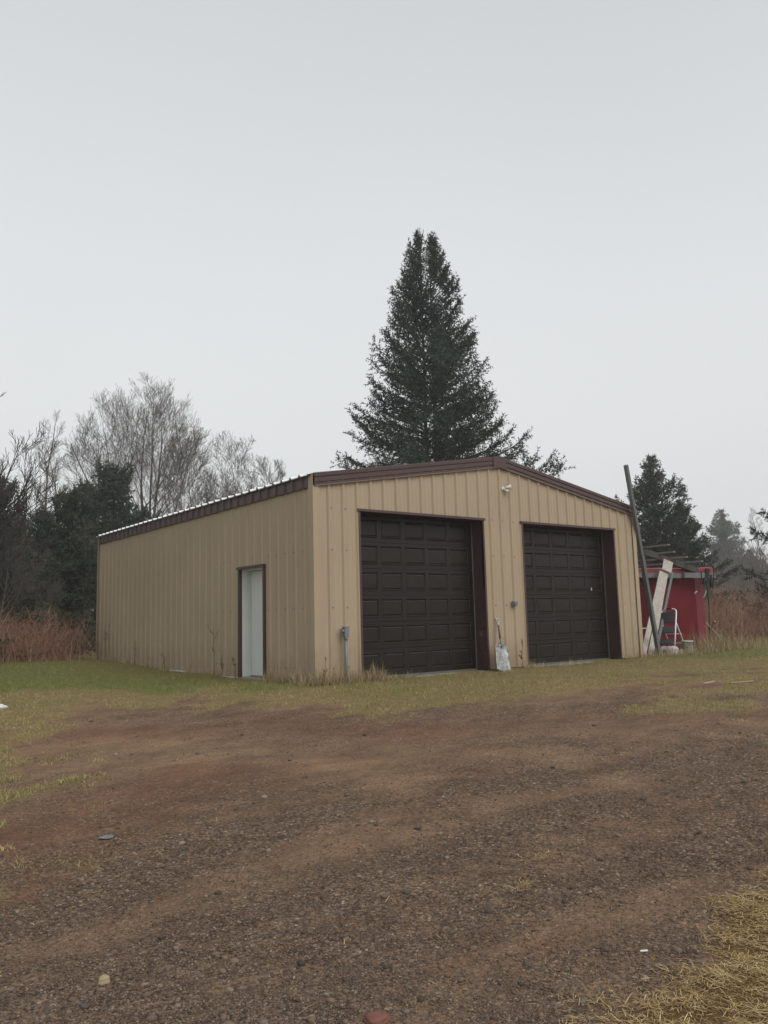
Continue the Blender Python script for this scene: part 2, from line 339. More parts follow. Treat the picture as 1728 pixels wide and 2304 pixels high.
def ground():
    def ax(lo, hi, step):
        c = list(np.arange(lo, hi, step)); g = step
        while c[-1] < 150: g *= 1.25; c.append(c[-1]+g)
        g = step
        while c[0] > -150: g *= 1.25; c.insert(0, c[0]-g)
        return np.array(c)
    xs, ys = ax(-9, 15, .1), ax(-12, 15, .1); X, Y = np.meshgrid(xs, ys); x, y = X.ravel(), Y.ravel(); z = G(x, y)
    A = masks(x, y); near = smooth(26, 16, np.hypot(x-CAM[0], y-CAM[1]))
    z = z+near*((fbm(x*4, y*4, 2, 3)-.5)*.022+A['grass']*.012+A['straw']*(.02+.03*(fbm(x*3, y*3, 3, 6)-.5)))
    nx, ny = len(xs), len(ys); i = np.arange(ny*nx).reshape(ny, nx)
    F = np.stack([i[:-1, :-1], i[:-1, 1:], i[1:, 1:], i[1:, :-1]], -1).reshape(-1, 4)
    lawn = (A['grass'][F].mean(1) > .5)
    V = np.stack([x, y, z], 1)
    for name, sel in (('gravel_yard', ~lawn), ('lawn', lawn)):
        f = F[sel]; u, inv = np.unique(f, return_inverse=True)
        tag(fast(name, V[u], inv.reshape(f.shape), M['ground'], attrs={k: v[u] for k, v in A.items()}, smooth_=True), kind='structure')
ground()
def surf(x, y):
    A = masks(x, y); near = smooth(26, 16, np.hypot(x-CAM[0], y-CAM[1]))
    return G(x, y)+near*((fbm(x*4, y*4, 2, 3)-.5)*.022+A['grass']*.012+A['straw']*(.02+.03*(fbm(x*3, y*3, 3, 6)-.5))), A

def scatter_px(n, x0=-60, x1=1790, y0=1440, y1=2330, power=1.0):
    """random ground points, denser near the camera as real areas look from there"""
    px = rng.uniform(x0, x1, n); py = y0+(y1-y0)*rng.random(n)**power
    v = FW[None]+((px-864)/FPX)[:, None]*RX-((py-1152)/FPX)[:, None]*UP
    z = np.full(n, -.2)
    for i in range(12):
        t = (z-CAM[2])/v[:, 2]; x = CAM[0]+t*v[:, 0]; y = CAM[1]+t*v[:, 1]
        z = .6*G(x, y)+.4*z
    return x, y
def inside_bld(x, y, m=.02): return (x > -m) & (x < 9.144+m) & (y > -m) & (y < 11.2+m)
def blades(name, x, y, z, L, w, lean, mats, attrs=None, segs=1, kind='stuff', label=None, cat=None):
    n = len(x); a = rng.uniform(0, 2*pi, n); b = rng.uniform(0, 2*pi, n)
    dx, dy = np.cos(a), np.sin(a); wx, wy = np.cos(b)*w/2, np.sin(b)*w/2
    p = np.stack([x, y, z], 1); W = np.stack([wx, wy, np.zeros(n)], 1)
    h = L*np.cos(lean); o = L*np.sin(lean)
    if segs == 1:
        tip = p+np.stack([dx*o, dy*o, h], 1); V = np.stack([p-W, p+W, tip], 1).reshape(-1, 3); F = np.arange(3*n).reshape(-1, 3); k = 3
    else:
        mid = p+np.stack([dx*o*.35, dy*o*.35, h*.62], 1); tip = p+np.stack([dx*o, dy*o, h], 1)
        V = np.stack([p-W, p+W, mid-W*.7, mid+W*.7, tip], 1).reshape(-1, 3); b0 = np.arange(n)*5
        F = np.concatenate([np.stack([b0, b0+1, b0+3], 1), np.stack([b0, b0+3, b0+2], 1), np.stack([b0+2, b0+3, b0+4], 1)]); k = 5
    at = {q: np.repeat(v, k) for q, v in (attrs or {}).items()}
    o_ = fast(name, V, F, mats, attrs=at); return tag(o_, label, cat, None, kind)
def lawn_grass():
    x1, y1 = scatter_px(480000, y0=1442, y1=1960, power=1.7); x, y = x1, y1
    z, A = surf(x, y); cl = fbm(x*5, y*5, 2, 71)
    keep = (rng.random(len(x)) < smooth(.12, .75, A['grass'])*(.25+1.1*smooth(.3, .6, cl))) & ~inside_bld(x, y)
    x, y, z, g, cl = x[keep], y[keep], z[keep], A['green'][keep], cl[keep]; n = len(x)
    L = rng.uniform(.016, .045, n)*(1+.9*g)*(.7+.8*cl); w = rng.uniform(.003, .008, n); lean = rng.uniform(.3, 1.45, n)
    g = np.clip(g+rng.normal(0, .22, n), 0, 1)
    blades('lawn_grass', x, y, z-.003, L, w, lean, M['blade_grass'], dict(green=g), label='short green and yellowed grass blades around the garage', cat='grass')
lawn_grass()
def straw():
    x = np.append(rng.uniform(-6.0, -1, 210000), rng.uniform(-1, 3, 50000)); y = rng.uniform(-11.2, -9.0, 260000); z, A = surf(x, y)
    k = (rng.random(len(x)) < A['straw']*(.35+.65*smooth(.32, .55, fbm(x*5, y*5, 3, 19)))*(.25+1.1*smooth(.38, .62, fbm(x*17, y*17, 2, 29)))); x, y, z = x[k], y[k], z[k]
    # looser stray stalks and tufts out on the soil
    def addp(cx, cy, r, n):
        nonlocal x, y, z
        a = rng.normal(cx, r, n); b = rng.normal(cy, r*.6, n); c, _ = surf(a, b); x, y, z = np.append(x, a), np.append(y, b), np.append(z, c)
    for (px, py), r, n in (((1215, 1930), .05, 110), ((1180, 1995), .07, 110), ((250, 1890), .3, 150), ((215, 1850), .2, 120), ((330, 1930), .25, 110), ((1000, 1745), .3, 40), ((1400, 1700), .2, 60), ((60, 1760), .35, 300), ((110, 1690), .4, 300)):
        q = wpx([(px, py)])[0]; addp(q[0], q[1], r, n)
    a, b = scatter_px(900, y0=1560); c, A2 = surf(a, b); k = rng.random(len(a)) < .25+.75*A2['red']; x, y, z = np.append(x, a[k]), np.append(y, b[k]), np.append(z, c[k])
    n = len(x); L = rng.uniform(.012, .05, n)+np.where(rng.random(n) < .12, rng.uniform(.02, .07, n), 0); w = rng.uniform(.0006, .0016, n); a = rng.uniform(0, 2*pi, n); el = rng.normal(.04, .13, n)
    d = np.stack([np.cos(a)*np.cos(el), np.sin(a)*np.cos(el), np.abs(np.sin(el))], 1)*L[:, None]; s = np.stack([-np.sin(a)*w, np.cos(a)*w, np.zeros(n)], 1)
    p = np.stack([x, y, z+rng.uniform(.001, .012, n)], 1); sag = np.stack([rng.normal(0, .12, n)*L, rng.normal(0, .12, n)*L, rng.uniform(-.02, .1, n)*L], 1)
    V = np.stack([p-s, p+s, p+d*.5+sag-s, p+d*.5+sag+s, p+d-s*.5, p+d+s*.5], 1).reshape(-1, 3); b0 = np.arange(n)*6
    F = np.concatenate([np.stack([b0, b0+1, b0+3, b0+2], 1), np.stack([b0+2, b0+3, b0+5, b0+4], 1)])
    tag(fast('straw', V, F, M['straw']), 'dry golden straw and dead grass stalks strewn at the edge of the gravel', 'straw', kind='stuff')
straw()
def pebbles():
    n = 90000; x, y = scatter_px(n, y0=1600, y1=2340, power=.66); z, A = surf(x, y)
    k = (rng.random(n) < np.clip(.08+1.15*A['gravel'], 0, 1)*(1-.85*A['grass'])*(1-.95*A['straw'])); x, y, z = x[k], y[k], z[k]; n = len(x)
    r = .0026+.0050*rng.random(n)**2.6+np.where(rng.random(n) < .008, rng.uniform(.006, .016, n), 0)
    r = r*(1+.10*np.maximum(0, np.hypot(x-CAM[0], y-CAM[1])-4))
    ico = bmesh.new(); bmesh.ops.create_icosphere(ico, subdivisions=1, radius=1); bv = np.array([v.co[:] for v in ico.verts]); bf = np.array([[v.index for v in f.verts] for f in ico.faces]); ico.free()
    sc = np.stack([r*rng.uniform(.8, 1.5, n), r*rng.uniform(.6, 1.1, n), r*rng.uniform(.35, .75, n)], 1)
    a = rng.uniform(0, 2*pi, n); V = bv[None]*(1+rng.uniform(-.22, .22, (n, len(bv), 1)))*sc[:, None]
    ca, sa = np.cos(a)[:, None], np.sin(a)[:, None]; X = V[..., 0]*ca-V[..., 1]*sa; Y = V[..., 0]*sa+V[..., 1]*ca
    V = np.stack([X+x[:, None], Y+y[:, None], V[..., 2]+(z+sc[:, 2]*.25)[:, None]], -1).reshape(-1, 3)
    F = (bf[None]+(np.arange(n)*len(bv))[:, None, None]).reshape(-1, 3)
    tag(fast('gravel_stones', V, F, M['pebble']), 'small dark and pale gravel stones scattered over the yard', 'gravel', kind='stuff')
pebbles()

# ------------------------------------------------------------------ garage
FT = .3048; GW, GL = 9.144, 11.18; HF = 3.371; SL = .1663; HE = 3.585; ZB = .02
def garage():
    g = tag(empty('metal_garage', (0, 0, 0)), 'tan ribbed metal garage with two dark brown overhead doors and brown trim', 'garage')
    D1, D2, DT = (.955, 4.03), (5.197, 8.306), 2.99
    def profile(length, off=0.0, RH=.032):     # (u, out) points of the ribbed sheet
        pts = [(0, 0)]; k = 0
        c = FT+off
        while c < length-.05:
            pts += [(c-.042, 0), (c-.014, RH), (c+.014, RH), (c+.042, 0)]
            for m in (.105, .2):
                q = c+m
                if q < length-.03: pts += [(q-.016, 0), (q-.008, .004), (q+.008, .004), (q+.016, 0)]
            c += FT
        pts.append((length, 0)); return [p for p in pts if p[0] <= length]
    def top(x): return HF+.08+SL*min(x, GW-x)
    # front
    pf = profile(GW)
    us = sorted(set([p[0] for p in pf]+[D1[0], D1[1], D2[0], D2[1], GW/2])); iu = np.interp(us, [p[0] for p in pf], [p[1] for p in pf])
    m = MB()
    for (u0, o0), (u1, o1) in zip(zip(us[:-1], iu[:-1]), zip(us[1:], iu[1:])):
        c = (u0+u1)/2; zb = DT if (D1[0] < c < D1[1] or D2[0] < c < D2[1]) else ZB
        m.add([(u0, -o0, zb), (u1, -o1, zb), (u1, -o1, top(u1)), (u0, -o0, top(u0))], [(0, 1, 2, 3)])
    def screws(rows, us_, f):
        for z in rows:
            for u in us_:
                p, nrm = f(u, z)
                if p is None: continue
                bx = .009; dz = random.uniform(-.004, .004)
                if abs(nrm[1]) > .5: m.box((p[0]-bx, p[1]-.011, p[2]-bx+dz), (p[0]+bx, p[1]+.002, p[2]+bx+dz), 1)
                else: m.box((p[0]-.011, p[1]-bx, p[2]-bx+dz), (p[0]+.002, p[1]+bx, p[2]+bx+dz), 1)
    def ff(u, z):
        if (D1[0]-.06 < u < D1[1]+.06 or D2[0]-.06 < u < D2[1]+.06) and z < DT+.06: return None, None
        return (u, 0, z), (0, -1)
    screws((.25, 1.28, 2.28, 3.02), [FT*k+.06 for k in range(30)], ff)
    m.obj('front_wall', [M['tan'], M['screw']], g)
    # left side wall with the walk-in door opening
    S1, S2, ST = 1.74, 2.67, 2.09
    def side(name, X, sgn, openings, scr=True):
        nonlocal m
        m = MB(); pf = profile(GL, .0, .022); us = sorted(set([p[0] for p in pf]+[q for o in openings for q in o])); iu = np.interp(us, [p[0] for p in pf], [p[1] for p in pf])
        for (u0, o0), (u1, o1) in zip(zip(us[:-1], iu[:-1]), zip(us[1:], iu[1:])):
            c = (u0+u1)/2; zb = ST if any(a < c < b for a, b in openings) else ZB
            m.add([(X+sgn*o0, u0, zb), (X+sgn*o1, u1, zb), (X+sgn*o1, u1, HE-.03), (X+sgn*o0, u0, HE-.03)], [(0, 3, 2, 1) if sgn < 0 else (0, 1, 2, 3)])
        if scr:
            def fs(u, z):
                if any(a-.06 < u < b+.06 for a, b in openings) and z < ST+.06: return None, None
                return (X, u, z), (1, 0)
            screws((.25, 1.28, 2.28), [FT*k+.06 for k in range(36)], fs)
        m.obj(name, [M['tan'], M['screw']], g)
    side('side_wall', 0, -1, [(S1, S2)]); side('side_wall', GW, 1, [], False)
    m = MB(); m.add([(0, GL, ZB), (GW, GL, ZB), (GW, GL, HE), (GW/2, GL, HE+SL*GW/2), (0, GL, HE)], [(0, 4, 3, 2, 1)]); m.obj('back_wall', M['tan'], g)
    # corner trims
    for x, s in ((0, 1), (GW, -1)):
        m = MB(); t = HE+.005
        m.box((min(x-s*.036, x+s*.10), -.036, ZB-.02), (max(x-s*.036, x+s*.10), -.0305, HF+.01)); m.box((min(x-s*.036, x-s*.0305), -.0305, ZB-.02), (max(x-s*.036, x-s*.0305), .12, t))
        if s < 0: m.box((x+.0305, .0, ZB), (x+.036, .12, HF)) 
        m.obj('corner_trim', M['tan'], g)
    m = MB(); m.box((-.036, GL-.02, ZB), (-.0305, GL+.036, HE+.005)); m.box((-.0305, GL+.0305, ZB), (.1, GL+.036, HE+.005)); m.obj('corner_trim', M['tan'], g)
    # rake trim, swept up both slopes
    prof = [(0, .0), (.062, 0), (.062, .012), (.048, .018), (.048, .052), (.030, .056), (.030, .066), (.052, .070), (.052, .146), (.034, .150), (.034, .161), (.058, .165), (.060, .226), (.050, .238), (-.25, .240)]
    def rake(x0, x1, name='rake_trim'):
        m = MB(); n = len(prof); vs = []
        for x in (x0, x1):
            b = HF+SL*min(x, GW-x)
            vs += [(x, -o, b+z) for o, z in prof]
        fs = [(i, i+1, n+i+1, n+i) if x1 > x0 else (i, n+i, n+i+1, i+1) for i in range(n-1)]
        m.add(vs, [fs[0], fs[1]], 1); m.add(vs, fs[2:], 0); m.add([vs[i] for i in range(n)], [tuple(range(n))]); m.add([vs[n+i] for i in range(n)], [tuple(range(n-1, -1, -1))])
        return m.obj(name, [M['brown'], M['lip']], g)
    rake(-.005, GW/2-.17); rake(GW/2+.17, GW+.04)
    m = MB(); c = GW/2
    pts = []
    for x in (c-.19, c, c+.19):
        b = HF+SL*min(x, GW-x); pts += [(x, -.068, b-.008), (x, -.070, b+.246), (x, .1, b+.249)]
    zt = HF+SL*(c)
    m.add(pts, [(0, 3, 4, 1), (3, 6, 7, 4), (1, 4, 5, 2), (4, 7, 8, 5)]); m.add([(c-.19, -.068, pts[0][2]), (c-.19, -.070, pts[1][2]), (c-.19, .0, pts[1][2]), (c-.19, .0, pts[0][2])], [(0, 1, 2, 3)])
    m.add([(c+.19, -.068, pts[6][2]), (c+.19, -.070, pts[7][2]), (c+.19, .0, pts[7][2]), (c+.19, .0, pts[6][2])], [(0, 3, 2, 1)])
    m.add([(c-.19, -.068, pts[0][2]), (c, -.068, pts[3][2]), (c, 0, pts[3][2]), (c-.19, 0, pts[0][2])], [(0, 3, 2, 1)]); m.add([(c+.19, -.068, pts[6][2]), (c, -.068, pts[3][2]), (c, 0, pts[3][2]), (c+.19, 0, pts[6][2])], [(0, 1, 2, 3)])
    m.obj('peak_cap', M['brown'], g)
    # eave trim: brown ribbed strip under the roof edge
    for X, sg in ((0, -1), (GW, 1)):
        m = MB(); y = .125; e = X+sg*.042
        pts = [(y, 0)]; c = FT
        while c < GL-.05:
            if c > y+.05: pts += [(c-.034, 0), (c-.018, .030), (c+.018, .030), (c+.034, 0)]
            c += FT
        pts.append((GL-.03, 0))
        for (u0, o0), (u1, o1) in zip(pts[:-1], pts[1:]):
            m.add([(e+sg*o0, u0, HE-.225), (e+sg*o1, u1, HE-.225), (e+sg*o1, u1, HE), (e+sg*o0, u0, HE), (X, u1, HE-.225), (X, u0, HE-.225)], [(0, 3, 2, 1) if sg < 0 else (0, 1, 2, 3), (0, 1, 4, 5)])
        m.obj('eave_trim', M['brown'], g)
    # roof sheets with raised ribs and a turned-down white edge
    rf = MB(); EX = .10
    for sg in (-1, 1):
        def P(t, y, h):     # t along slope from eave (0) to ridge (1)
            x = -EX+(GW/2+EX)*t; z = HE+.012+SL*(x)+h
            return (x if sg < 0 else GW-x, y, z)
        pts = [(.02, 0)]; c = FT
        while c < GL-.05: pts += [(c-.034, 0), (c-.016, .032), (c+.016, .032), (c+.034, 0)]; c += FT
        pts.append((GL+.02, 0))
        for (u0, o0), (u1, o1) in zip(pts[:-1], pts[1:]):
            q = [P(0, u0, o0), P(0, u1, o1), P(1, u1, o1), P(1, u0, o0)]; rf.add(q, [(0, 1, 2, 3)])
            if o0 == 0 and o1 == 0:
                a, b = P(0, u0+.012, 0), P(0, u1-.012, 0); rf.add([a, b, (b[0], b[1], b[2]-.020), (a[0], a[1], a[2]-.020)], [(0, 1, 2, 3)])
                rf.add([a, b, (X_ := (.0 if sg < 0 else GW), b[1], b[2]+.0), (X_, a[1], a[2]+.0)], [(0, 1, 2, 3)], 1)
            elif o0 > 0 and o1 > 0: rf.add([(P(0, u0-.02, 0)[0], u0-.018, P(0, 0, 0)[2]-.03), (P(0, 0, 0)[0], u1+.018, P(0, 0, 0)[2]-.03), P(0, u1+.004, .03), P(0, u0-.004, .03)], [(0, 1, 2, 3)], 1)
    r_ = rf.obj('roof', [M['white_roof'], M['brown']], g)
    m = MB(); b = HE+SL*GW/2+.05
    m.add([(GW/2-.2, .03, b-.03), (GW/2, .03, b+.01), (GW/2+.2, .03, b-.03), (GW/2-.2, GL, b-.03), (GW/2, GL, b+.01), (GW/2+.2, GL, b-.03)], [(0, 1, 4, 3), (1, 2, 5, 4)]); m.obj('ridge_cap', M['brown'], r_)
    # slab
    m = MB(); m.box((-.02, -.026, -.5), (GW+.02, GL+.02, -.0)); m.obj('slab', M['concrete'], g, bevel=.01)
    # overhead doors
    DEP = .30
    for di, (a, b) in enumerate((D1, D2)):
        f = MB(); cw = .045
        f.box((a-.03, -.040, ZB), (a+.012, .02, DT-.0)); f.box((b-.012, -.040, ZB), (b+.03, .02, DT-.0))
        f.box((a-.055, -.056, DT), (b+.055, .02, DT+.040)); f.box((a-.055, -.058, DT+.040), (b+.055, .0, DT+.046))
        f.box((a-.02, .02, ZB), (a, DEP, DT)); f.box((a-.02, .02, DT), (b+.02, DEP, DT+.02))
        if di == 1: f.box((b, .02, ZB), (b+.02, DEP, DT))
        else:      # right jamb with its crumpled, scraped foot
            ny, nz = 10, 60; vs = []
            for j in range(nz+1):
                z = ZB+(DT-ZB)*j/nz
                for i in range(ny+1):
                    y = -.04+(DEP+.04)*i/ny; e = math.exp(-((z-.78)/.13)**2)*math.exp(-((y-.03)/.12)**2)
                    rr = (fbm(np.array([y*22.]), np.array([z*16.]), 3, 4)[0]-.5)
                    low = math.exp(-((z-.55)/.35)**2)*math.exp(-((y-.02)/.09)**2)
                    vs.append((b-.012+.055*e*(1+1.6*rr)+.03*low*rr*2, y+.02*e*rr*3, z))
            fs = [(j*(ny+1)+i, j*(ny+1)+i+ny+1, j*(ny+1)+i+ny+2, j*(ny+1)+i+1) for j in range(nz) for i in range(ny)]
            f.add(vs, [q for q in fs], 1)
        f.obj('door_frame', [M['brown'], M['brown_dent']], g)
        d = MB(); rows, cols = 6, 5; H = (DT-.05)/rows; wd = (b-a); Y = DEP
        for r in range(rows):
            z0 = .035+r*H; z1 = z0+H-.006
            zm0, zm1 = z0+H*.19, z1-H*.16; mx = .09; pw = (wd-2*mx)/cols
            xs_ = [a]; 
            for c in range(cols): xs_ += [a+mx+c*pw+.045, a+mx+(c+1)*pw-.045]
            xs_.append(b); zs = [z0, zm0, zm1, z1]
            for i in range(len(xs_)-1):
                for j in range(3):
                    x0, x1, y0, y1 = xs_[i], xs_[i+1], zs[j], zs[j+1]
                    if j == 1 and i % 2 == 1:
                        rings = []
                        for ins, dy in ((0, 0), (.010, .011), (.020, .011), (.040, .001), (.044, .001)):
                            rings.append([(x0+ins, Y+dy, y0+ins), (x1-ins, Y+dy, y0+ins), (x1-ins, Y+dy, y1-ins), (x0+ins, Y+dy, y1-ins)])
                        vs = [v for q in rings for v in q]; fs = []
                        for k in range(len(rings)-1):
                            for e in range(4): e2 = (e+1) % 4; fs.append((4*k+e, 4*k+e2, 4*k+4+e2, 4*k+4+e))
                        fs.append((16, 17, 18, 19)); d.add(vs, fs)
                        for zz in (y0-.004, y1+.010): d.add([(x0-.006, Y, zz+.008), (x1+.006, Y, zz+.008), (x1+.006, Y-.013, zz-.006), (x0-.006, Y-.013, zz-.006), (x1+.006, Y, zz-.012), (x0-.006, Y, zz-.012)], [(0, 3, 2, 1), (3, 5, 4, 2)])
                    else: d.add([(x0, Y, y0), (x1, Y, y0), (x1, Y, y1), (x0, Y, y1)], [(0, 1, 2, 3)])
            # tongue between sections
            d.add([(a, Y, z1), (b, Y, z1), (b, Y+.015, z1+.003), (a, Y+.015, z1+.003), (b, Y, z1+.006), (a, Y, z1+.006)], [(0, 1, 2, 3), (3, 2, 4, 5)])
        d.box((a, Y+.02, .03), (b, Y+.05, DT))
        do = d.obj('garage_door', M['door'], g)
        sm = MB(); sm.box((a, DEP-.012, .004), (b, DEP+.03, .032)); sm.obj('bottom_seal', M['seal'], do)
        for q0, q1 in ((b-.030, b-.012), (a+.012, a+.030)): wm = MB(); wm.box((q0, DEP-.018, .01), (q1, DEP-.002, DT-.02)); wm.obj('weather_strip', M['seal'], do)
        if di == 1: hm = MB(); hm.tube([(b-.55, DEP-.03, 1.62), (b-.55, DEP, 1.62)], .008); hm.box((b-.56, DEP-.035, 1.59), (b-.54, DEP-.02, 1.66)); hm.obj('door_handle', M['alu'], do)
    # side door
    f = MB(); f.box((-.045, S1-.05, -.02), (.02, S1, ST)); f.box((-.045, S2, -.02), (.02, S2+.06, ST)); f.box((-.065, S1-.06, ST), (.02, S2+.085, ST+.055))
    f.obj('door_frame', M['brown'], g)
    j = MB(); DX = .25
    j.box((.02, S2-.004, .02), (DX, S2+.03, ST)); j.box((.10, S2-.02, .02), (DX, S2-.004, ST-.02)); j.box((.02, S1-.03, .02), (DX, S1+.004, ST)); j.box((.02, S1, ST-.02), (DX, S2, ST+.01))
    j.obj('door_jamb', M['white_paint'], g, bevel=.003)
    d = MB(); d.box((DX-.045, S1+.008, .045), (DX, S2-.026, ST-.027)); do = d.obj('side_door', M['white_paint'], g, bevel=.004)
    k = MB(); k.tube([(DX-.045, S1+.10, .98), (DX-.085, S1+.10, .98)], .012); k.lathe([(.0, -.028), (.02, -.02), (.028, 0), (.02, .02), (0, .028)], (DX-.10, S1+.10, .98), 16); k.obj('door_knob', M['alu'], do, True)
    j = MB(); j.box((-.06, S1, -.05), (DX+.02, S2, .018)); j.box((DX-.06, S1+.004, .018), (DX+.01, S2-.004, .038)); j.obj('threshold', M['concrete'], g, bevel=.004)
    # base flashing pieces, pale, either side of the side door
    for q in (((-.055, S2+.06, -.015), (-.0305, S2+.75, .018)), ((-.055, .75, -.015), (-.0305, S1-.05, .018)), ((-.05, 5.2, .03), (-.0305, 9.4, .055))): j = MB(); j.box(*q); j.obj('base_flashing', M['white_rock'], g)
    # dark interior shell so nothing shows through
    m = MB(); m.box((.30, .36, 0.01), (GW-.3, GL-.2, HF)); m.obj('interior_liner', M['black'], g)
garage()

# ------------------------------------------------------------------ things on the wall
def security_light():
    p = ony(1131, 1100, 0); t = tag(empty('security_light', p), 'white motion-sensor floodlight high on the gable between the overhead doors', 'light'); t.scale = (.68, .68, .68)
    m = MB(); m.tube([(0, .0, 0), (0, -.035, 0)], .062, 20); m.tube([(0, -.03, 0), (0.0, -.09, -.01)], .025, 12); m.obj('base', M['lamp_white'], t, bevel=.004)
    m = MB()
    def head(a, b, r0, r1):
        a, b = Vector(a), Vector(b); m.tube([a, a.lerp(b, .3), a.lerp(b, .9), b], [r0*.6, r0, r1, r1*.97], 20)
    m = MB(); head((.01, -.08, .015), (.15, -.20, .045), .035, .075); h = m.obj('lamp_head', M['lamp_white'], t, True)
    m = MB(); d = Vector((.14, -.12, .03)).normalized(); q = Vector((.15, -.20, .045)); m.tube([q+d*.001, q+d*.008], .066, 20); m.obj('lens', M['lens'], h)
    m = MB(); head((.0, -.06, -.03), (.09, -.15, -.095), .025, .042); m.obj('sensor_head', M['lamp_white'], t, True)
security_light()
def meter():
    p = ony(768, 1420, 0); x, z = p.x, p.z; t = tag(empty('conduit_box', (x, 0, 0)), 'grey electrical box on vertical conduit at the corner left of the first overhead door', 'electrical box')
    m = MB(); m.box((-.035, -.16, z-.10), (.05, -.075, z+.07)); m.box((-.04, -.165, z+.055), (.055, -.07, z+.078)); b = m.obj('box', M['grey_box'], t, bevel=.006)
    m = MB(); m.tube([(-.015, -.12, z+.0), (-.08, -.12, z+.0)], .028, 14); m.tube([(0, -.08, z+.03), (0, 0, z+.03)], .02); m.obj('knockout', M['grey_box'], b, bevel=.004)
    m = MB(); m.tube([(.01, -.12, z-.10), (.01, -.12, -.2)], .028, 14); m.tube([(.01, -.12, z-.10), (.01, -.12, z-.15)], .036, 14); m.obj('conduit', M['grey_box'], t, True)
meter()
def outlet():
    p = ony(1153, 1358, 0); t = tag(empty('outlet_box', (p.x, 0, p.z)), 'small grey outlet box on the tan wall between the overhead doors', 'outlet box')
    m = MB(); m.box((-.055, -.075, -.05), (.055, -.028, .05)); m.obj('box', M['grey_box'], t, bevel=.006)
    m = MB(); m.box((-.05, -.115, -.035), (-.004, -.075, .045)); m.box((.006, -.105, -.03), (.05, -.075, .045)); m.obj('cover', M['grey_box'], t, bevel=.008)
outlet()
def shovel():
    b = ony(1136, 1523, -.42); gzv = gz(b.x, b.y)+.01; tp = ony(1119, 1392, -.05)
    t = tag(empty('scoop_shovel', (b.x, b.y, gzv)), 'pale metal scoop shovel leaning upright on the wall between the overhead doors', 'shovel')
    T = Vector((tp.x-b.x, tp.y-b.y, tp.z-gzv)); ax = T.normalized(); L = T.length; sx = ax.cross(Vector((0, 1, 0))).normalized()*-1; nz = sx.cross(ax).normalized()
    if nz.y > 0: nz = -nz
    if sx.x < 0: sx = -sx
    # blade
    nu, nv = 14, 18; BL = .58; vs = []
    for j in range(nv+1):
        v = j/nv                        # 0 bottom edge .. 1 top
        w = .205 if v < .82 else .205*math.sqrt(max(0, 1-((v-.82)/.18)**2))*.86+.027
        w -= .035*v
        for i in range(nu+1):
            u = -1+2*i/nu; dish = .035*(abs(u)**2.6)*(.5+.5*v)*(1 if v < .9 else .5)+.03*smooth(.8, 1, v)
            rib = .010*math.exp(-(u/.12)**2)*smooth(.45, .95, v)
            vs.append(ax*(BL*v)+sx*(u*w)+nz*(float(dish)-.02+float(rib)+.004*math.sin(i*1.3+j*.7)))
    fs = [(j*(nu+1)+i, j*(nu+1)+i+1, (j+1)*(nu+1)+i+1, (j+1)*(nu+1)+i) for j in range(nv) for i in range(nu)]
    m = MB(); m.add(vs, fs); bl = m.obj('blade', M['blade'], t, True); so_ = bl.modifiers.new('s', 'SOLIDIFY'); so_.thickness = .004
    m = MB(); m.tube([ax*(BL*.80)+nz*.012, ax*(BL*.92)+nz*.02, ax*(BL*1.05)+nz*.012, ax*(BL*1.2)+nz*.0], [.008, .02, .021, .017], 12); m.obj('socket', M['grey_box'], t, True)  # dark grey socket colour stands in for the reflection at the neck
    m = MB(); m.tube([ax*(BL*1.16), ax*(L*.72)+nz*.006, ax*(L-.13)], [.02, .02, .019], 12); m.obj('shaft', M['handle'], t, True)
    m = MB(); e = ax*(L-.15); m.tube([e, e+ax*.05], .02, 12)
    for s in (-1, 1): m.tube([e+ax*.04, e+ax*.085+sx*s*.028, e+ax*.14+sx*s*.055], [.013, .011, .011], 10)
    m.tube([e+ax*.14-sx*.062, e+ax*.14+sx*.062], .015, 12); m.obj('grip', M['pale_plastic'], t, True)
shovel()

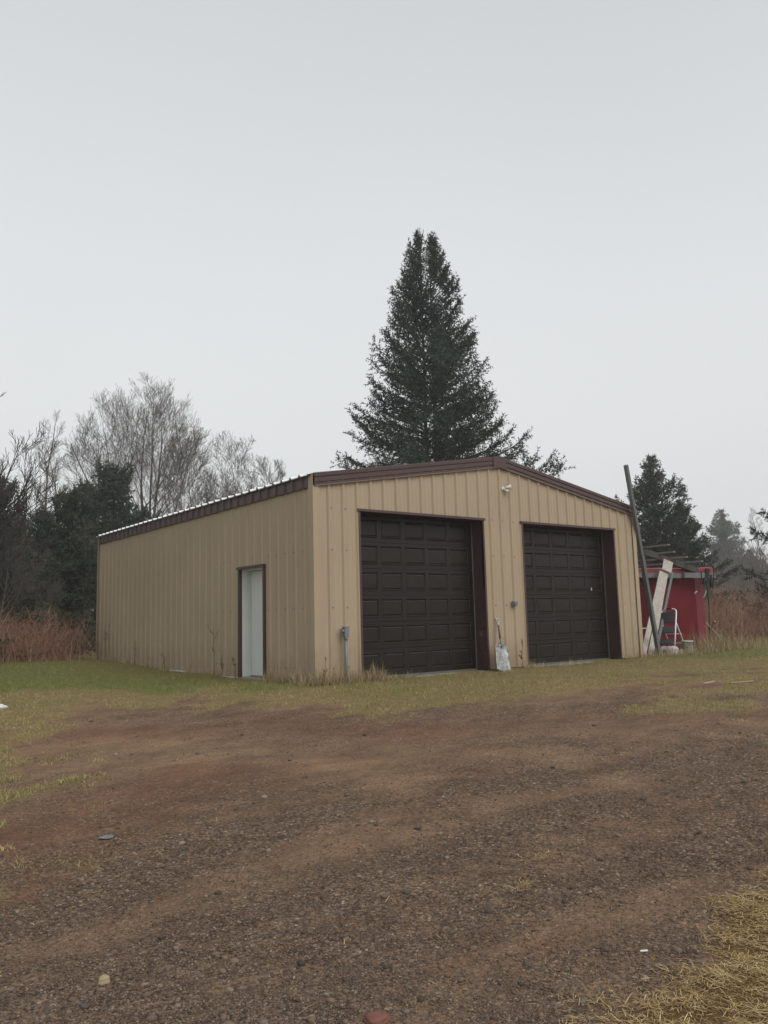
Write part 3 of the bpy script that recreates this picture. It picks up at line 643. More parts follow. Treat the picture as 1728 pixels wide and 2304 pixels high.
# ------------------------------------------------------------------ clutter right of the garage
def clutter():
    # leaning post
    b = ony(1483, 1474, .5); b.z = gz(b.x, b.y)-.03; c = ony(1428, 1160, -.13); d = c-b; tp = b+d*((4.52-b.z)/d.z)
    m = MB(); m.bar(b, tp, .10, .10, (0, 1, .2), n=14, jit=.003, taper=.86); o = m.obj('leaning_post', M['grey_wood'], bevel=.008); tag(o, 'tall grey weathered post leaning on the right corner of the garage', 'post')
    # lean-to roof frame
    RY = (1.45, 4.2); x0, z0, x1, z1 = 9.2, 3.16, 14.2, 2.235
    def zr(x): return z0+(z1-z0)*(x-x0)/(x1-x0)
    t = tag(empty('lean_to_frame', (11.6, 2.8, 0)), 'open lean-to roof frame of dark weathered rafters and purlins above the red shed', 'roof frame')
    off = Vector((11.6, 2.8, 0))
    for y in RY:
        m = MB(); m.bar(Vector((x0, y, zr(x0)))-off, Vector((x1, y, zr(x1)))-off, .07, .17, n=6, jit=.004); m.obj('rafter', M['dark_wood'], t)
    for px, py in ((1448, 1214), (1505, 1225), (1517, 1241), (1546, 1252), (1580, 1262)):
        v = unp(px, py); best = None
        for k in range(60):
            Y = .4+k*.03; q = ony(px, py, Y); e = abs(q.z-(zr(q.x)+.12))
            if best is None or e < best[0]: best = (e, q)
        q = best[1]; q.z = zr(q.x)+.11
        m = MB(); m.bar(q-off, Vector((q.x+random.uniform(-.05, .05), 5.2, q.z+random.uniform(-.02, .02)))-off, .09, .045, n=5, jit=.003); m.obj('purlin', M['purlin'], t)
    q = ony(1632, 1283, 1.3)
    m = MB(); m.bar(q-off, Vector((q.x-.02, 5.2, q.z-.02))-off, .09, .035, n=5, jit=.003); m.obj('purlin', M['grey_wood'], t)
    for x, y in ((13.75, 4.6),):
        m = MB(); m.bar(Vector((x, y, gz(x, y)-.1))-off, Vector((x, y, zr(x)-.08))-off, .09, .09, (0, 1, 0), n=4, jit=.003); m.obj('post', M['dark_wood'], t)
    # red shed
    Y = 1.62
    a, e, f = ony(1400, 1460, Y), ony(1574, 1460, Y), ony(1592, 1460, Y+.12)
    ax, ex, fx = a.x, e.x, f.x; gzv = -.06; top = 2.12
    t = tag(empty('red_shed', ((ax+ex)/2, Y, gzv)), 'dark red panelled box shed standing right of the garage under the lean-to frame', 'shed')
    off = Vector(((ax+ex)/2, Y, gzv))
    def prism(poly, za, zb, name, mat, par=t, bevel=.02):
        m = MB(); n = len(poly); vs = [Vector((x, y, za))-off for x, y in poly]+[Vector((x, y, zb))-off for x, y in poly]
        m.add(vs, [tuple(range(n-1, -1, -1)), tuple(range(n, 2*n))]+[(i, (i+1) % n, n+(i+1) % n, n+i) for i in range(n)]); return m.obj(name, mat, par, bevel=bevel)
    prism([(9.6, Y), (ex, Y), (ex, 4.4), (9.6, 4.4)], gzv+.12, top, 'body', M['red'])
    prism([(ex+.005, Y+.0), (fx, Y+.10), (fx+.02, 4.3), (ex+.005, 4.3)], gzv+.05, top-.03, 'end_panel', M['red_edge'])
    m = MB()
    for s_ in ((9.7, 10.6), ):
        m.box(Vector((9.62, Y-.02, .62))-off, Vector((ex-1.2, Y-.004, .65))-off)
    m.obj('rail', M['alu'], t)
    prism([(9.7, Y+.05), (ex-.1, Y+.05), (ex-.1, 4.2), (9.7, 4.2)], gzv-.02, gzv+.12, 'dark_base', M['black'])  # black block set back beneath the shed body
    # sloping red roof sheet above, with a rounded right end
    m = MB(); n = 10; z0_ = top+.02
    m.add([Vector((9.5, Y-.06, z0_-.1))-off, Vector((ex-.1, Y-.06, z0_-.1))-off, Vector((ex-.15, Y+1.1, z0_+.15))-off, Vector((9.5, Y+1.1, z0_+.06))-off,
           Vector((9.5, Y-.06, z0_+.07))-off, Vector((ex-.1, Y-.06, z0_+.16))-off, Vector((ex-.15, Y+1.1, z0_+.26))-off, Vector((9.5, Y+1.1, z0_+.14))-off],
          [(0, 3, 2, 1), (4, 5, 6, 7), (0, 1, 5, 4), (1, 2, 6, 5), (2, 3, 7, 6), (3, 0, 4, 7)])
    m.obj('roof', M['red_top'], t)
    m = MB(); c = Vector((fx-.02, Y-.2, top+.0)); pr = [c+Vector((.21*cos(k*pi/12), 0, .24*sin(k*pi/12)))-off for k in range(13)]
    m.add([*pr, *[q+Vector((0, .5, 0)) for q in pr]], [tuple(range(12, -1, -1)), tuple(range(13, 26))]+[(i, i+1, 14+i, 13+i) for i in range(12)]); m.obj('rounded_cap', M['red_top'], t)
    # dark eave beam along the shed's top
    b1 = ony(1517, 1290, Y-.2); b2 = ony(1603, 1291, Y-.25)
    m = MB(); m.bar(Vector((10.2, Y-.18, top-.06)), Vector((b1.x+.4, Y-.18, top-.055)), .10, .13, n=4, jit=.004); m.bar(Vector((b1.x+.3, Y-.28, top-.04)), Vector((b2.x, Y-.30, top-.03)), .11, .15, n=5, jit=.006)
    o = m.obj('eave_beam', M['grey_wood'], bevel=.006); tag(o, 'grey weathered beam lying along the top front edge of the red shed', 'beam')
    # black hoses
    e0 = Vector((fx-.04, Y-.34, top-.02))
    def hose(pts, r, label):
        P = [Vector(p) for p in pts]; out = []
        for k in range(len(P)-1):
            for s_ in range(6):
                tt = s_/6; a0, a1, a2, a3 = P[max(k-1, 0)], P[k], P[k+1], P[min(k+2, len(P)-1)]
                out.append(.5*((2*a1)+(a2-a0)*tt+(2*a0-5*a1+4*a2-a3)*tt*tt+(3*a1-a0-3*a2+a3)*tt**3))
        out.append(P[-1]); m = MB(); m.tube(out, r, 8); o = m.obj('hose', M['black'], smooth_=True); tag(o, label, 'hose')
    def A(px, py, dy=0): return ony(px, py, Y-.36+dy)
    hose([A(1578, 1285), A(1579, 1302), A(1584, 1308), A(1592, 1300), A(1590, 1285)], .014, 'short looped black hose at the top right corner of the red shed')
    hose([A(1588, 1280), A(1592, 1330), A(1595, 1360), A(1596, 1400), A(1597, 1448)], .016, 'long black hose hanging straight down beside the red shed')
    hose([A(1586, 1274), A(1597, 1269), A(1605, 1280), A(1606, 1306), A(1604, 1325)], .016, 'black hose arched over the rounded red cap of the shed')
    m = MB(); random.seed(4)
    for k in range(5):
        q = A(1592+random.uniform(-6, 8), 1283+random.uniform(-6, 22)); m.bar(q, q+Vector((random.uniform(-.1, .1), .05, -random.uniform(.15, .4))), .09, .05, (0, 1, 0), n=3, jit=.015)
    tag(m.obj('black_tarp', M['black']), 'crumpled black tarp strips hanging from the corner of the red shed', 'tarp')
    m = MB()
    for k in range(60):
        q = ony(1440+random.uniform(-6, 14), 1308+random.uniform(-12, 12), Y-.1-random.uniform(0, .12)); d = Vector((random.uniform(-.12, .12), random.uniform(-.03, .03), random.uniform(-.08, .08))); m.tube([q, q+d*.5+Vector((0, 0, random.uniform(-.03, .03))), q+d], .008, 5)
    tag(m.obj('cable_tangle', M['black']), 'tangle of dark cable stuffed under the eave between garage and red shed', 'cables')
    # pale marks and a white bent pipe on the shed's right end
    m = MB(); A2 = lambda px, py: ony(px, py, Y-.03); m.tube([A2(1563, 1336), A2(1565, 1332), A2(1568, 1330)], .012, 6); m.tube([A2(1564, 1334), A2(1569, 1331)], .008, 6)
    tag(m.obj('door_latch', M['lamp_white']), 'small white latch high on the front of the red shed', 'latch')
    m = MB(); m.tube([ony(1578, 1348, Y-.02), ony(1584, 1343, Y-.12), ony(1588, 1334, Y-.12), ony(1588, 1328, Y-.1)], .014, 8); m.obj
    o = m.obj('bent_pipe', M['bucket'], smooth_=True); tag(o, 'bent white pipe sticking out of the right end of the red shed', 'pipe')
    # planks leaning on the frame
    for pb, pt, w, yb, yt, mat, lab in (((1446, 1474), (1489, 1287), .135, .55, 1.18, 'pale_wood', 'pale weathered plank, leftmost of the planks leaning beside the grey post'),
                                 ((1463, 1474), (1502, 1262), .15, .62, 1.25, 'pale_wood', 'tallest pale plank leaning against the lean-to frame'),
                                 ((1474, 1472), (1513, 1288), .07, .68, 1.22, 'grey_wood', 'narrow grey board, rightmost of the leaning planks')):
        b = ony(*pb, yb); b.z = gz(b.x, b.y)-.02; q = ony(*pt, yt); m = MB(); m.bar(b, q, w, .038, (.6, .78, 0), n=8, jit=.002); tag(m.obj('plank', M[mat], bevel=.003), lab, 'plank')
    b = ony(1463, 1474, .60); q = ony(1502, 1262, 1.22); e_ = Vector((-.02, -.04, 0)); m = MB(); m.bar(b.lerp(q, .88)+e_, b.lerp(q, 1.0)+e_, .27, .02, (.6, .78, 0)); tag(m.obj('board_offcut', M['pale_wood']), 'short pale board fixed across the top of the leaning planks', 'board')
    # step ladder
    p = ony(1504, 1462, .75); z = gz(p.x, p.y); t = tag(empty('step_ladder', (p.x, p.y, z), R_(-79)), 'folding aluminium step stool with black treads in front of the red shed', 'step ladder')
    wb, wt, H, run = .25, .19, 1.16, .50
    def rail(s, h): return Vector((s*(wb+(wt-wb)*h/H), -run*.5+run*h/H, h))
    m = MB(); pts = [rail(-1, 0), rail(-1, H*.5), rail(-1, H-.08)]+[Vector((-wt*cos(a*pi/8)*.98, run*.5+.0, H-.06+.07*sin(a*pi/8))) for a in range(1, 8)]+[rail(1, H-.08), rail(1, H*.5), rail(1, 0)]
    m.tube(pts, .019, 10); fr = m.obj('front_frame', M['alu'], t, True)
    m = MB(); m.tube([pts[5], pts[6], pts[7]], .021, 10); m.obj('grip', M['black'], fr, True)
    for h, dp, tl in ((.26, .16, .8), (.54, .20, .9), (.80, .27, 1.3)):
        c = rail(0, h); w = wb+(wt-wb)*h/H-.03; m = MB()
        dy, dz = cos(tl)*dp, sin(tl)*dp
        m.add([(-w, c.y-dy*.5, h-.02), (w, c.y-dy*.5, h-.02), (w, c.y+dy*.5, h+dz-.02), (-w, c.y+dy*.5, h+dz-.02), (-w, c.y-dy*.5, h+.015), (w, c.y-dy*.5, h+.015), (w, c.y+dy*.5-.01, h+dz+.012), (-w, c.y+dy*.5-.01, h+dz+.012)],
              [(0, 3, 2, 1), (4, 5, 6, 7), (0, 1, 5, 4), (1, 2, 6, 5), (2, 3, 7, 6), (3, 0, 4, 7)]); m.obj('tread', M['step'], t, bevel=.006)
    for s in (-1, 1):
        m = MB(); m.tube([rail(s*.9, .86), Vector((s*wb*.85, .74, 0))], .017, 8); m.obj('rear_leg', M['alu'], t, True)
        m = MB(); m.lathe([(.0, 0), (.02, 0), (.022, .04), (.016, .045)], (s*wb, -run*.5, -.005), 12); m.obj('rubber_foot', M['black'], t, True)
    for h in (.25, .5): m = MB(); m.tube([Vector((-wb*.86, .74-.62*h, h)), Vector((wb*.86, .74-.62*h, h))], .009, 8); m.obj('rear_brace', M['alu'], t, True)
    # bucket
    p = ony(1548, 1472, .55); z = gz(p.x, p.y)
    t = tag(empty('bucket', (p.x, p.y, z)), 'dirty white plastic bucket beside the step ladder', 'bucket')
    m = MB(); m.lathe([(0, .006), (.125, 0), (.13, .01), (.148, .30), (.156, .30), (.158, .325), (.15, .33), (.146, .325), (.13, .03), (0, .03)], n=32); m.obj('pail', M['bucket'], t, True)
    m = MB(); m.tube([(-.158*cos(a), -.10*sin(a)-.02, .29-.16*sin(a)) for a in np.linspace(0, pi, 14)], .0035, 6); m.obj('handle', M['alu'], t, True)
    # rubble and debris
    def rock(name, c, s, mat, label, cat='rock', seed=1, grp=None):
        bm = bmesh.new(); bmesh.ops.create_icosphere(bm, subdivisions=3, radius=1); r = random.Random(seed); ph = [r.uniform(0, 6) for _ in range(6)]
        for v in bm.verts:
            k = 1+.18*sin(v.co.x*3+ph[0])+.15*sin(v.co.y*4+ph[1])+.12*sin(v.co.z*5+ph[2])+.07*sin(v.co.x*9+ph[3])*sin(v.co.y*8+ph[4]); v.co = Vector((v.co.x*s[0]*k, v.co.y*s[1]*k, v.co.z*s[2]*k))
        me = bpy.data.meshes.new(name); bm.to_mesh(me); bm.free(); me.materials.append(mat); me.polygons.foreach_set('use_smooth', [True]*len(me.polygons))
        o = bpy.data.objects.new(name, me); o.location = c; link(o); return tag(o, label, cat, grp)
    for (px, py), yy, s, mat, lab, sd_ in (((1499, 1470), .45, (.20, .14, .13), 'rock', 'rounded pinkish-grey rock at the foot of the leaning post', 1), ((1531, 1474), .35, (.13, .10, .07), 'rock', 'small grey rock right under the step ladder', 3)):
        q = ony(px, py, yy); q.z = gz(q.x, q.y)+s[2]*.5; rock('rock', q, s, M[mat], lab, seed=sd_)
    q = ony(1515, 1472, .38); q.z = gz(q.x, q.y)+.09; rock('rag_bag', q, (.17, .12, .13), M['bag'], 'pinkish-white crumpled bag lying below the step ladder', 'bag', 5)
    w = wpx([(240, 1888)])[0]; rock('flat_stone', (w[0], w[1], gz(*w)+.012), (.055, .032, .010), M['slate'], 'flat blue-grey stone lying in the dirt at the left of the yard', 'stone', 8)
    w = wpx([(4, 1597)])[0]; rock('white_stone', (w[0], w[1], gz(*w)+.03), (.07, .05, .045), M['white_rock'], 'white stone in the grass at the left edge of the yard', 'stone', 9)
    w = wpx([(850, 2295)])[0]; rock('red_stone', (w[0], w[1], gz(*w)+.005), (.055, .04, .015), simple('red_sandstone', (.19, .085, .065), .8, .2, var=.2, scale=20, bump=.3), 'flat reddish stone in the gravel nearest the camera', 'stone', 12)
    w = wpx([(232, 2210)])[0]; rock('tan_stone', (w[0], w[1], gz(*w)+.008), (.028, .02, .016), simple('tan_stone', (.34, .27, .16), .8, .2, var=.2, scale=20), 'pale tan stone in the gravel at lower left', 'stone', 14)
    w = wpx([(1449, 2146)])[0]; m = MB(); z = gz(*w)+.012; m.tube([(w[0]-.013, w[1]+.008, z), (w[0]+.013, w[1]-.010, z+.001)], .004, 8); tag(m.obj('white_stub', M['lamp_white']), 'small white stub lying on the gravel near the straw', 'litter')
    # lumber scraps right of the shed
    for k, (p0, p1, r, mat, lab) in enumerate((((1588, 1400), (1632, 1450), .016, 'pale_wood', 'thin pale stick slanting out of the brush right of the red shed'),
                                   ((1612, 1424), (1640, 1446), .012, 'new_wood', 'short yellow stick among the weeds right of the red shed'),
                                   ((1600, 1416), (1609, 1398), .035, 'pale_wood', 'weathered board end poking up beside the red shed'),
                                   ((1617, 1423), (1641, 1409), .007, 'new_wood', 'thin bent twig above the scrap wood beside the red shed'))):
        a, b = ony(*p0, 1.2), ony(*p1, .9); m = MB(); m.tube([a, a.lerp(b, .5)+Vector((0, 0, .02)), b], [r, r, r*.7], 6); tag(m.obj('scrap_stick', M[mat]), lab, 'stick')
    for k, (px, py, L, an, lab) in enumerate(((1596, 1541, .22, .2, 'thin pale splinter lying on the lawn at the right'), (1672, 1540, .3, .9, 'pale wood chip lying on the lawn near the right edge'))):
        w = wpx([(px, py)])[0]; z = gz(*w)+.03; m = MB(); m.bar((w[0]-L/2*cos(an), w[1]+L/2*sin(an), z), (w[0]+L/2*cos(an), w[1]-L/2*sin(an), z+.02), .03, .012); tag(m.obj('wood_chip', M['new_wood']), lab, 'wood chip')
clutter()

# ------------------------------------------------------------------ weeds
def tall_grass():
    X, Y, LL = [], [], []
    def strip(x0, y0, x1, y1, n, r, l0, l1):
        t = rng.random(n); t = np.clip(t+.06*np.sin(t*40), 0, 1); X.append(x0+(x1-x0)*t+rng.normal(0, r, n)); Y.append(y0+(y1-y0)*t+rng.normal(0, r, n)); LL.append(rng.uniform(l0, l1, n)*(.5+.9*fbm(t*18, t*0+n, 2, 3)))
    strip(-.2, 1.4, -.16, -.1, 1300, .07, .08, .34); strip(-.14, -.18, 1.3, -.2, 2000, .08, .08, .36); strip(1.1, -.22, 2.0, -.2, 160, .05, .05, .22)
    strip(-.12, 2.9, -.12, 11, 800, .06, .05, .26); strip(4.9, -.15, 5.4, -.15, 120, .05, .06, .26); strip(5.4, -.18, 6.8, -.15, 160, .06, .05, .2)
    strip(8.4, -.12, 9.3, -.12, 300, .06, .06, .24); strip(9.3, -.0, 12.9, .1, 1100, .14, .06, .28); strip(12.4, .6, 15, .2, 1100, .3, .12, .55); strip(12.8, 1.1, 14.6, .9, 500, .2, .3, .8); strip(14, 0, 22, -2, 1500, .5, .1, .5)
    x, y, L = map(np.concatenate, (X, Y, LL)); k = ~inside_bld(x, y, .04); x, y, L = x[k], y[k], L[k]; z = G(x, y)
    blades('tall_dry_grass', x, y, z, L, np.full(len(x), .0055), rng.uniform(.05, 1.25, len(x)), M['drygrass'], segs=2, label='tall dry grass tufts along the foot of the garage walls and beside the red shed', cat='grass')
tall_grass()
def weed(px, py, X=None, Y=None, h=.6, label='', seed=1, heads=3, lean=.1, name='dead_weed'):
    r = random.Random(seed); q = onx(px, py, X) if X is not None else ony(px, py, Y); b = Vector((q.x, q.y, gz(q.x, q.y)))
    t = tag(empty(name, b), label, 'weed'); m = MB(); hd = MB(); az = r.uniform(0, 6)
    P = [Vector((0, 0, 0))]
    for k in range(1, 9): P.append(Vector((lean*h*(k/8)**1.6*cos(az)+r.uniform(-.008, .008), lean*h*(k/8)**1.6*sin(az)+r.uniform(-.008, .008), h*k/8)))
    m.tube(P, [.007-.0005*k for k in range(9)], 6)
    for k in range(heads*2):
        hd = MB(); i = r.randint(3, 8); a = r.uniform(0, 6.28); L = h*r.uniform(.12, .3); p = P[i]; q2 = p+Vector((cos(a)*L*.6, sin(a)*L*.3, L*.8)); m.tube([p, p.lerp(q2, .5)+Vector((0, 0, -.01)), q2], [.004, .003, .002], 5)
        for s_ in range(16):
            f = r.uniform(.2, 1); c = p.lerp(q2, f)+Vector((r.uniform(-.015, .015), r.uniform(-.015, .015), r.uniform(-.015, .015))); d = Vector((r.uniform(-1, 1), r.uniform(-1, 1), r.uniform(-.2, 1)))*.016
            e = Vector((r.uniform(-1, 1), r.uniform(-1, 1), r.uniform(-1, 1)))*.008; hd.add([c, c+d+e, c+d-e], [(0, 1, 2)])
        hd.obj('seed_head', M['weed'], t)
    m.obj('stem', M['weed'], t)
weed(482, 1517, X=-.14, h=.95, label='tallest dead weed with a round seed head left of the white side door', seed=3, heads=2, lean=.06)
weed(500, 1520, X=-.12, h=.45, label='low branching dead weed on the side wall just left of the white door', seed=5)
weed(303, 1492, X=-.12, h=.55, label='thin dead weed standing midway along the side wall', seed=6, heads=2)
weed(238, 1478, X=-.15, h=.85, label='arching dead weed at the far left corner of the garage', seed=8, heads=2, lean=.35)
weed(370, 1500, X=-.12, h=.42, label='small dead weed on the side wall between two taller ones', seed=9, heads=2)
weed(530, 1524, X=-.16, h=.4, label='short weed touching the brown frame of the white side door', seed=10, heads=2)
weed(1147, 1512, Y=-.22, h=.5, label='brown dock weed leaning behind the shovel blade', seed=11, heads=4, lean=.3)
weed(1176, 1508, Y=-.2, h=.5, label='brown dock weed at the left foot of the right overhead door', seed=22, heads=5, lean=.05)
weed(865, 1516, Y=-.2, h=.34, label='bent grass weed before the left overhead door', seed=13, heads=2, lean=.4)
weed(728, 1520, Y=-.25, h=.42, label='thin dead weed at the near corner of the garage', seed=14, heads=2, lean=.3)

def thicket(name, xs, ys, n, h0, h1, mat, label, seed, dens=3, lean=.5):
    """shrubby thicket: many arching stems with side twigs"""
    r = np.random.default_rng(seed); V = []; F = []; c = 0
    x = r.uniform(*xs, n); y = r.uniform(*ys, n)
    def seg(P, rad):
        nonlocal c
        k = P.shape[0]; m_ = P.shape[1]     # k stems, m_ points
        a = r.uniform(0, 2*pi, k); s = np.stack([np.cos(a), np.sin(a), np.zeros(k)], 1); s2 = np.stack([-np.sin(a)*.5, np.cos(a)*.5, np.full(k, .5)], 1)
        for off in (s, s2):
            W = rad[:, None, None]*off[:, None, :]*np.linspace(1, .35, m_)[None, :, None]
            v = np.stack([P-W, P+W], 2).reshape(-1, 3); V.append(v)
            b = (np.arange(k)*m_*2)[:, None]+np.arange(m_-1)[None]*2+c
            F.append(np.stack([b, b+1, b+3, b+2], -1).reshape(-1, 4)); c += len(v)
    def arch(p, L, az, el, curve, m_=5):
        P = [p]; 
        for k in range(m_-1):
            d = np.stack([np.cos(az)*np.cos(el), np.sin(az)*np.cos(el), np.sin(el)], 1); P.append(P[-1]+d*(L/(m_-1))[:, None]); el = el-curve; az = az+r.normal(0, .15, len(L))
        return np.stack(P, 1)
    p = np.stack([x, y, G(x, y)], 1); L = r.uniform(h0, h1, n)*(.55+.8*fbm(x*.9, y*.9, 2, seed)); el = r.uniform(pi/2-lean, pi/2, n)
    P = arch(p, L, r.uniform(0, 2*pi, n), el, r.uniform(0, .22, n)); seg(P, r.uniform(.004, .009, n))
    for d in range(dens):
        i = r.integers(0, n, n*2); k = r.integers(1, 5, n*2); q = P[i, k]; Lc = L[i]*r.uniform(.15, .4, n*2)
        seg(arch(q, Lc, r.uniform(0, 2*pi, n*2), r.uniform(.2, 1.3, n*2), r.uniform(-.1, .2, n*2), 4), r.uniform(.0025, .005, n*2))
    return fast(name, np.concatenate(V), np.concatenate(F), mat)
def thickets():
    a = ond(95, 1480, 23.5)
    o = thicket('brush', (-6.4, -.30), (10.4, 14.4), 1500, .55, 1.35, M['brush'], '', 3, 4, .75); tag(o, 'red-brown leafless brush thicket left of the garage far corner', 'brush', None, 'stuff')
    o = thicket('brush', (13.8, 30), (2.2, 10), 3000, .7, 1.9, M['brush'], '', 4, 3, .6); tag(o, 'red-brown leafless brush behind and right of the red shed', 'brush', None, 'stuff')
    o = thicket('brush', (28, 60), (-6, 26), 3800, 1.0, 3.0, M['brush'], '', 5, 3, .6); tag(o, 'hazy brown brush in the distance at the right edge', 'brush', None, 'stuff')
thickets()

# ------------------------------------------------------------------ trees
def tubes_np(segs, n=3):
    """segs rows: p0(3) p1(3) r0 r1 -> open n-sided prisms"""
    s = np.array(segs); p0, p1, r0, r1 = s[:, :3], s[:, 3:6], s[:, 6], s[:, 7]; d = p1-p0; d /= np.linalg.norm(d, axis=1)[:, None]+1e-9
    ref = np.where(np.abs(d[:, 2:3]) < .9, np.array([[0, 0, 1.]]), np.array([[1., 0, 0]])); u = np.cross(d, ref); u /= np.linalg.norm(u, axis=1)[:, None]; w = np.cross(d, u); m = len(s); V = np.zeros((m, 2*n, 3))
    for i in range(n):
        a = 2*pi*i/n; o = u*cos(a)+w*sin(a); V[:, i] = p0+o*r0[:, None]; V[:, n+i] = p1+o*r1[:, None]
    b = (np.arange(m)*2*n)[:, None]; F = np.concatenate([np.concatenate([b+i, b+(i+1) % n, b+n+(i+1) % n, b+n+i], 1) for i in range(n)])
    return V.reshape(-1, 3), F
def bare_tree(name, seed, H, mat, loc, fork=False, slim=False, label='', group=None, nb=20, tw=1.0, minr=.006, rz=0, env=None):
    r = random.Random(seed); big = []; small = []
    def grow(p, d, L, rad, lv):
        n = (9, 6, 5, 4, 3)[lv]; pts = [p]; st = L/n; r_end = max(minr, rad*(.12 if lv == 0 else .25))
        for k in range(n):
            j = (.05, .06, .07, .08, .09)[lv]; d = (d+Vector((r.gauss(0, j), r.gauss(0, j), r.gauss(0, j)))+Vector((0, 0, (.02, .10, .13, .14, .12)[lv]))).normalized()
            q = pts[-1]+d*st
            if env and (q.x/env[0])**2+(q.y/env[0])**2+((q.z-env[1])/(env[2] if q.z > env[1] else env[1]))**2 > r.uniform(.72, 1.2): break
            ra = rad+(r_end-rad)*k/n; rb = rad+(r_end-rad)*(k+1)/n
            if env: ha, hb = (max(.08, min(1, 1.25*(1-z_/(env[1]+env[2])))) for z_ in (pts[-1].z, q.z)); ra *= ha; rb *= hb
            (big if lv == 0 or (lv == 1 and ra > .02) else small).append((*pts[-1], *q, max(ra, minr), max(rb, minr))); pts.append(q)
        n = len(pts)-1
        if lv >= 4 or L < .3 or n < 1: return
        nc = (nb, 9, 5, 3)[lv]; nc = int(nc*(tw if lv > 0 else 1))
        for c in range(nc):
            f = (.22 if lv == 0 else .15)+(.97-.2)*(c+r.random()*.8)/nc; f = min(f, .99); i = min(int(f*n), n-1); q = pts[i].lerp(pts[i+1], f*n-i); dd = (pts[i+1]-pts[i]).normalized()
            az = c*2.399+r.uniform(-.5, .5); o = dd.orthogonal().normalized(); o = Matrix.Rotation(az, 3, dd) @ o
            an = (r.uniform(.55, .95) if slim else r.uniform(.5, .9)) if lv == 0 else r.uniform(.4, .8)
            nd = (dd*cos(an)+o*sin(an)).normalized()
            if lv == 0: cl = H*(.20 if slim else .36)*(1.15-.75*f)*r.uniform(.75, 1.2)
            else: cl = L*r.uniform(.38, .62)*(1.15-.55*f)
            grow(q, nd, cl, max(minr, (rad+(r_end-rad)*f)*.55), lv+1)
    if fork:
        big.append((0, 0, -.3, 0, 0, H*.18, .022*H, .018*H)); base = Vector((0, 0, H*.18))
        for k in range(7):
            a = k*2.1+.4; t = (0, .35, .5, .3, .6, .45, .62)[k]; grow(base+Vector((0, 0, r.uniform(0, .5))), Vector((sin(t)*cos(a), sin(t)*sin(a), cos(t))), H*r.uniform(.70, .82), .0085*H, 0) if k else grow(base, Vector((.05, 0, 1)), H*.82, .011*H, 0)
    else: grow(Vector((0, 0, -.3)), Vector((r.uniform(-.05, .05), r.uniform(-.05, .05), 1)), H, .0105*H, 0)
    t = tag(empty(name, loc, rz), label, 'tree', group)
    V, F = tubes_np(big, 6); fast('trunk', V, F, mat, t, smooth_=True); V, F = tubes_np(small, 3); fast('crown', V, F, mat, t); return t

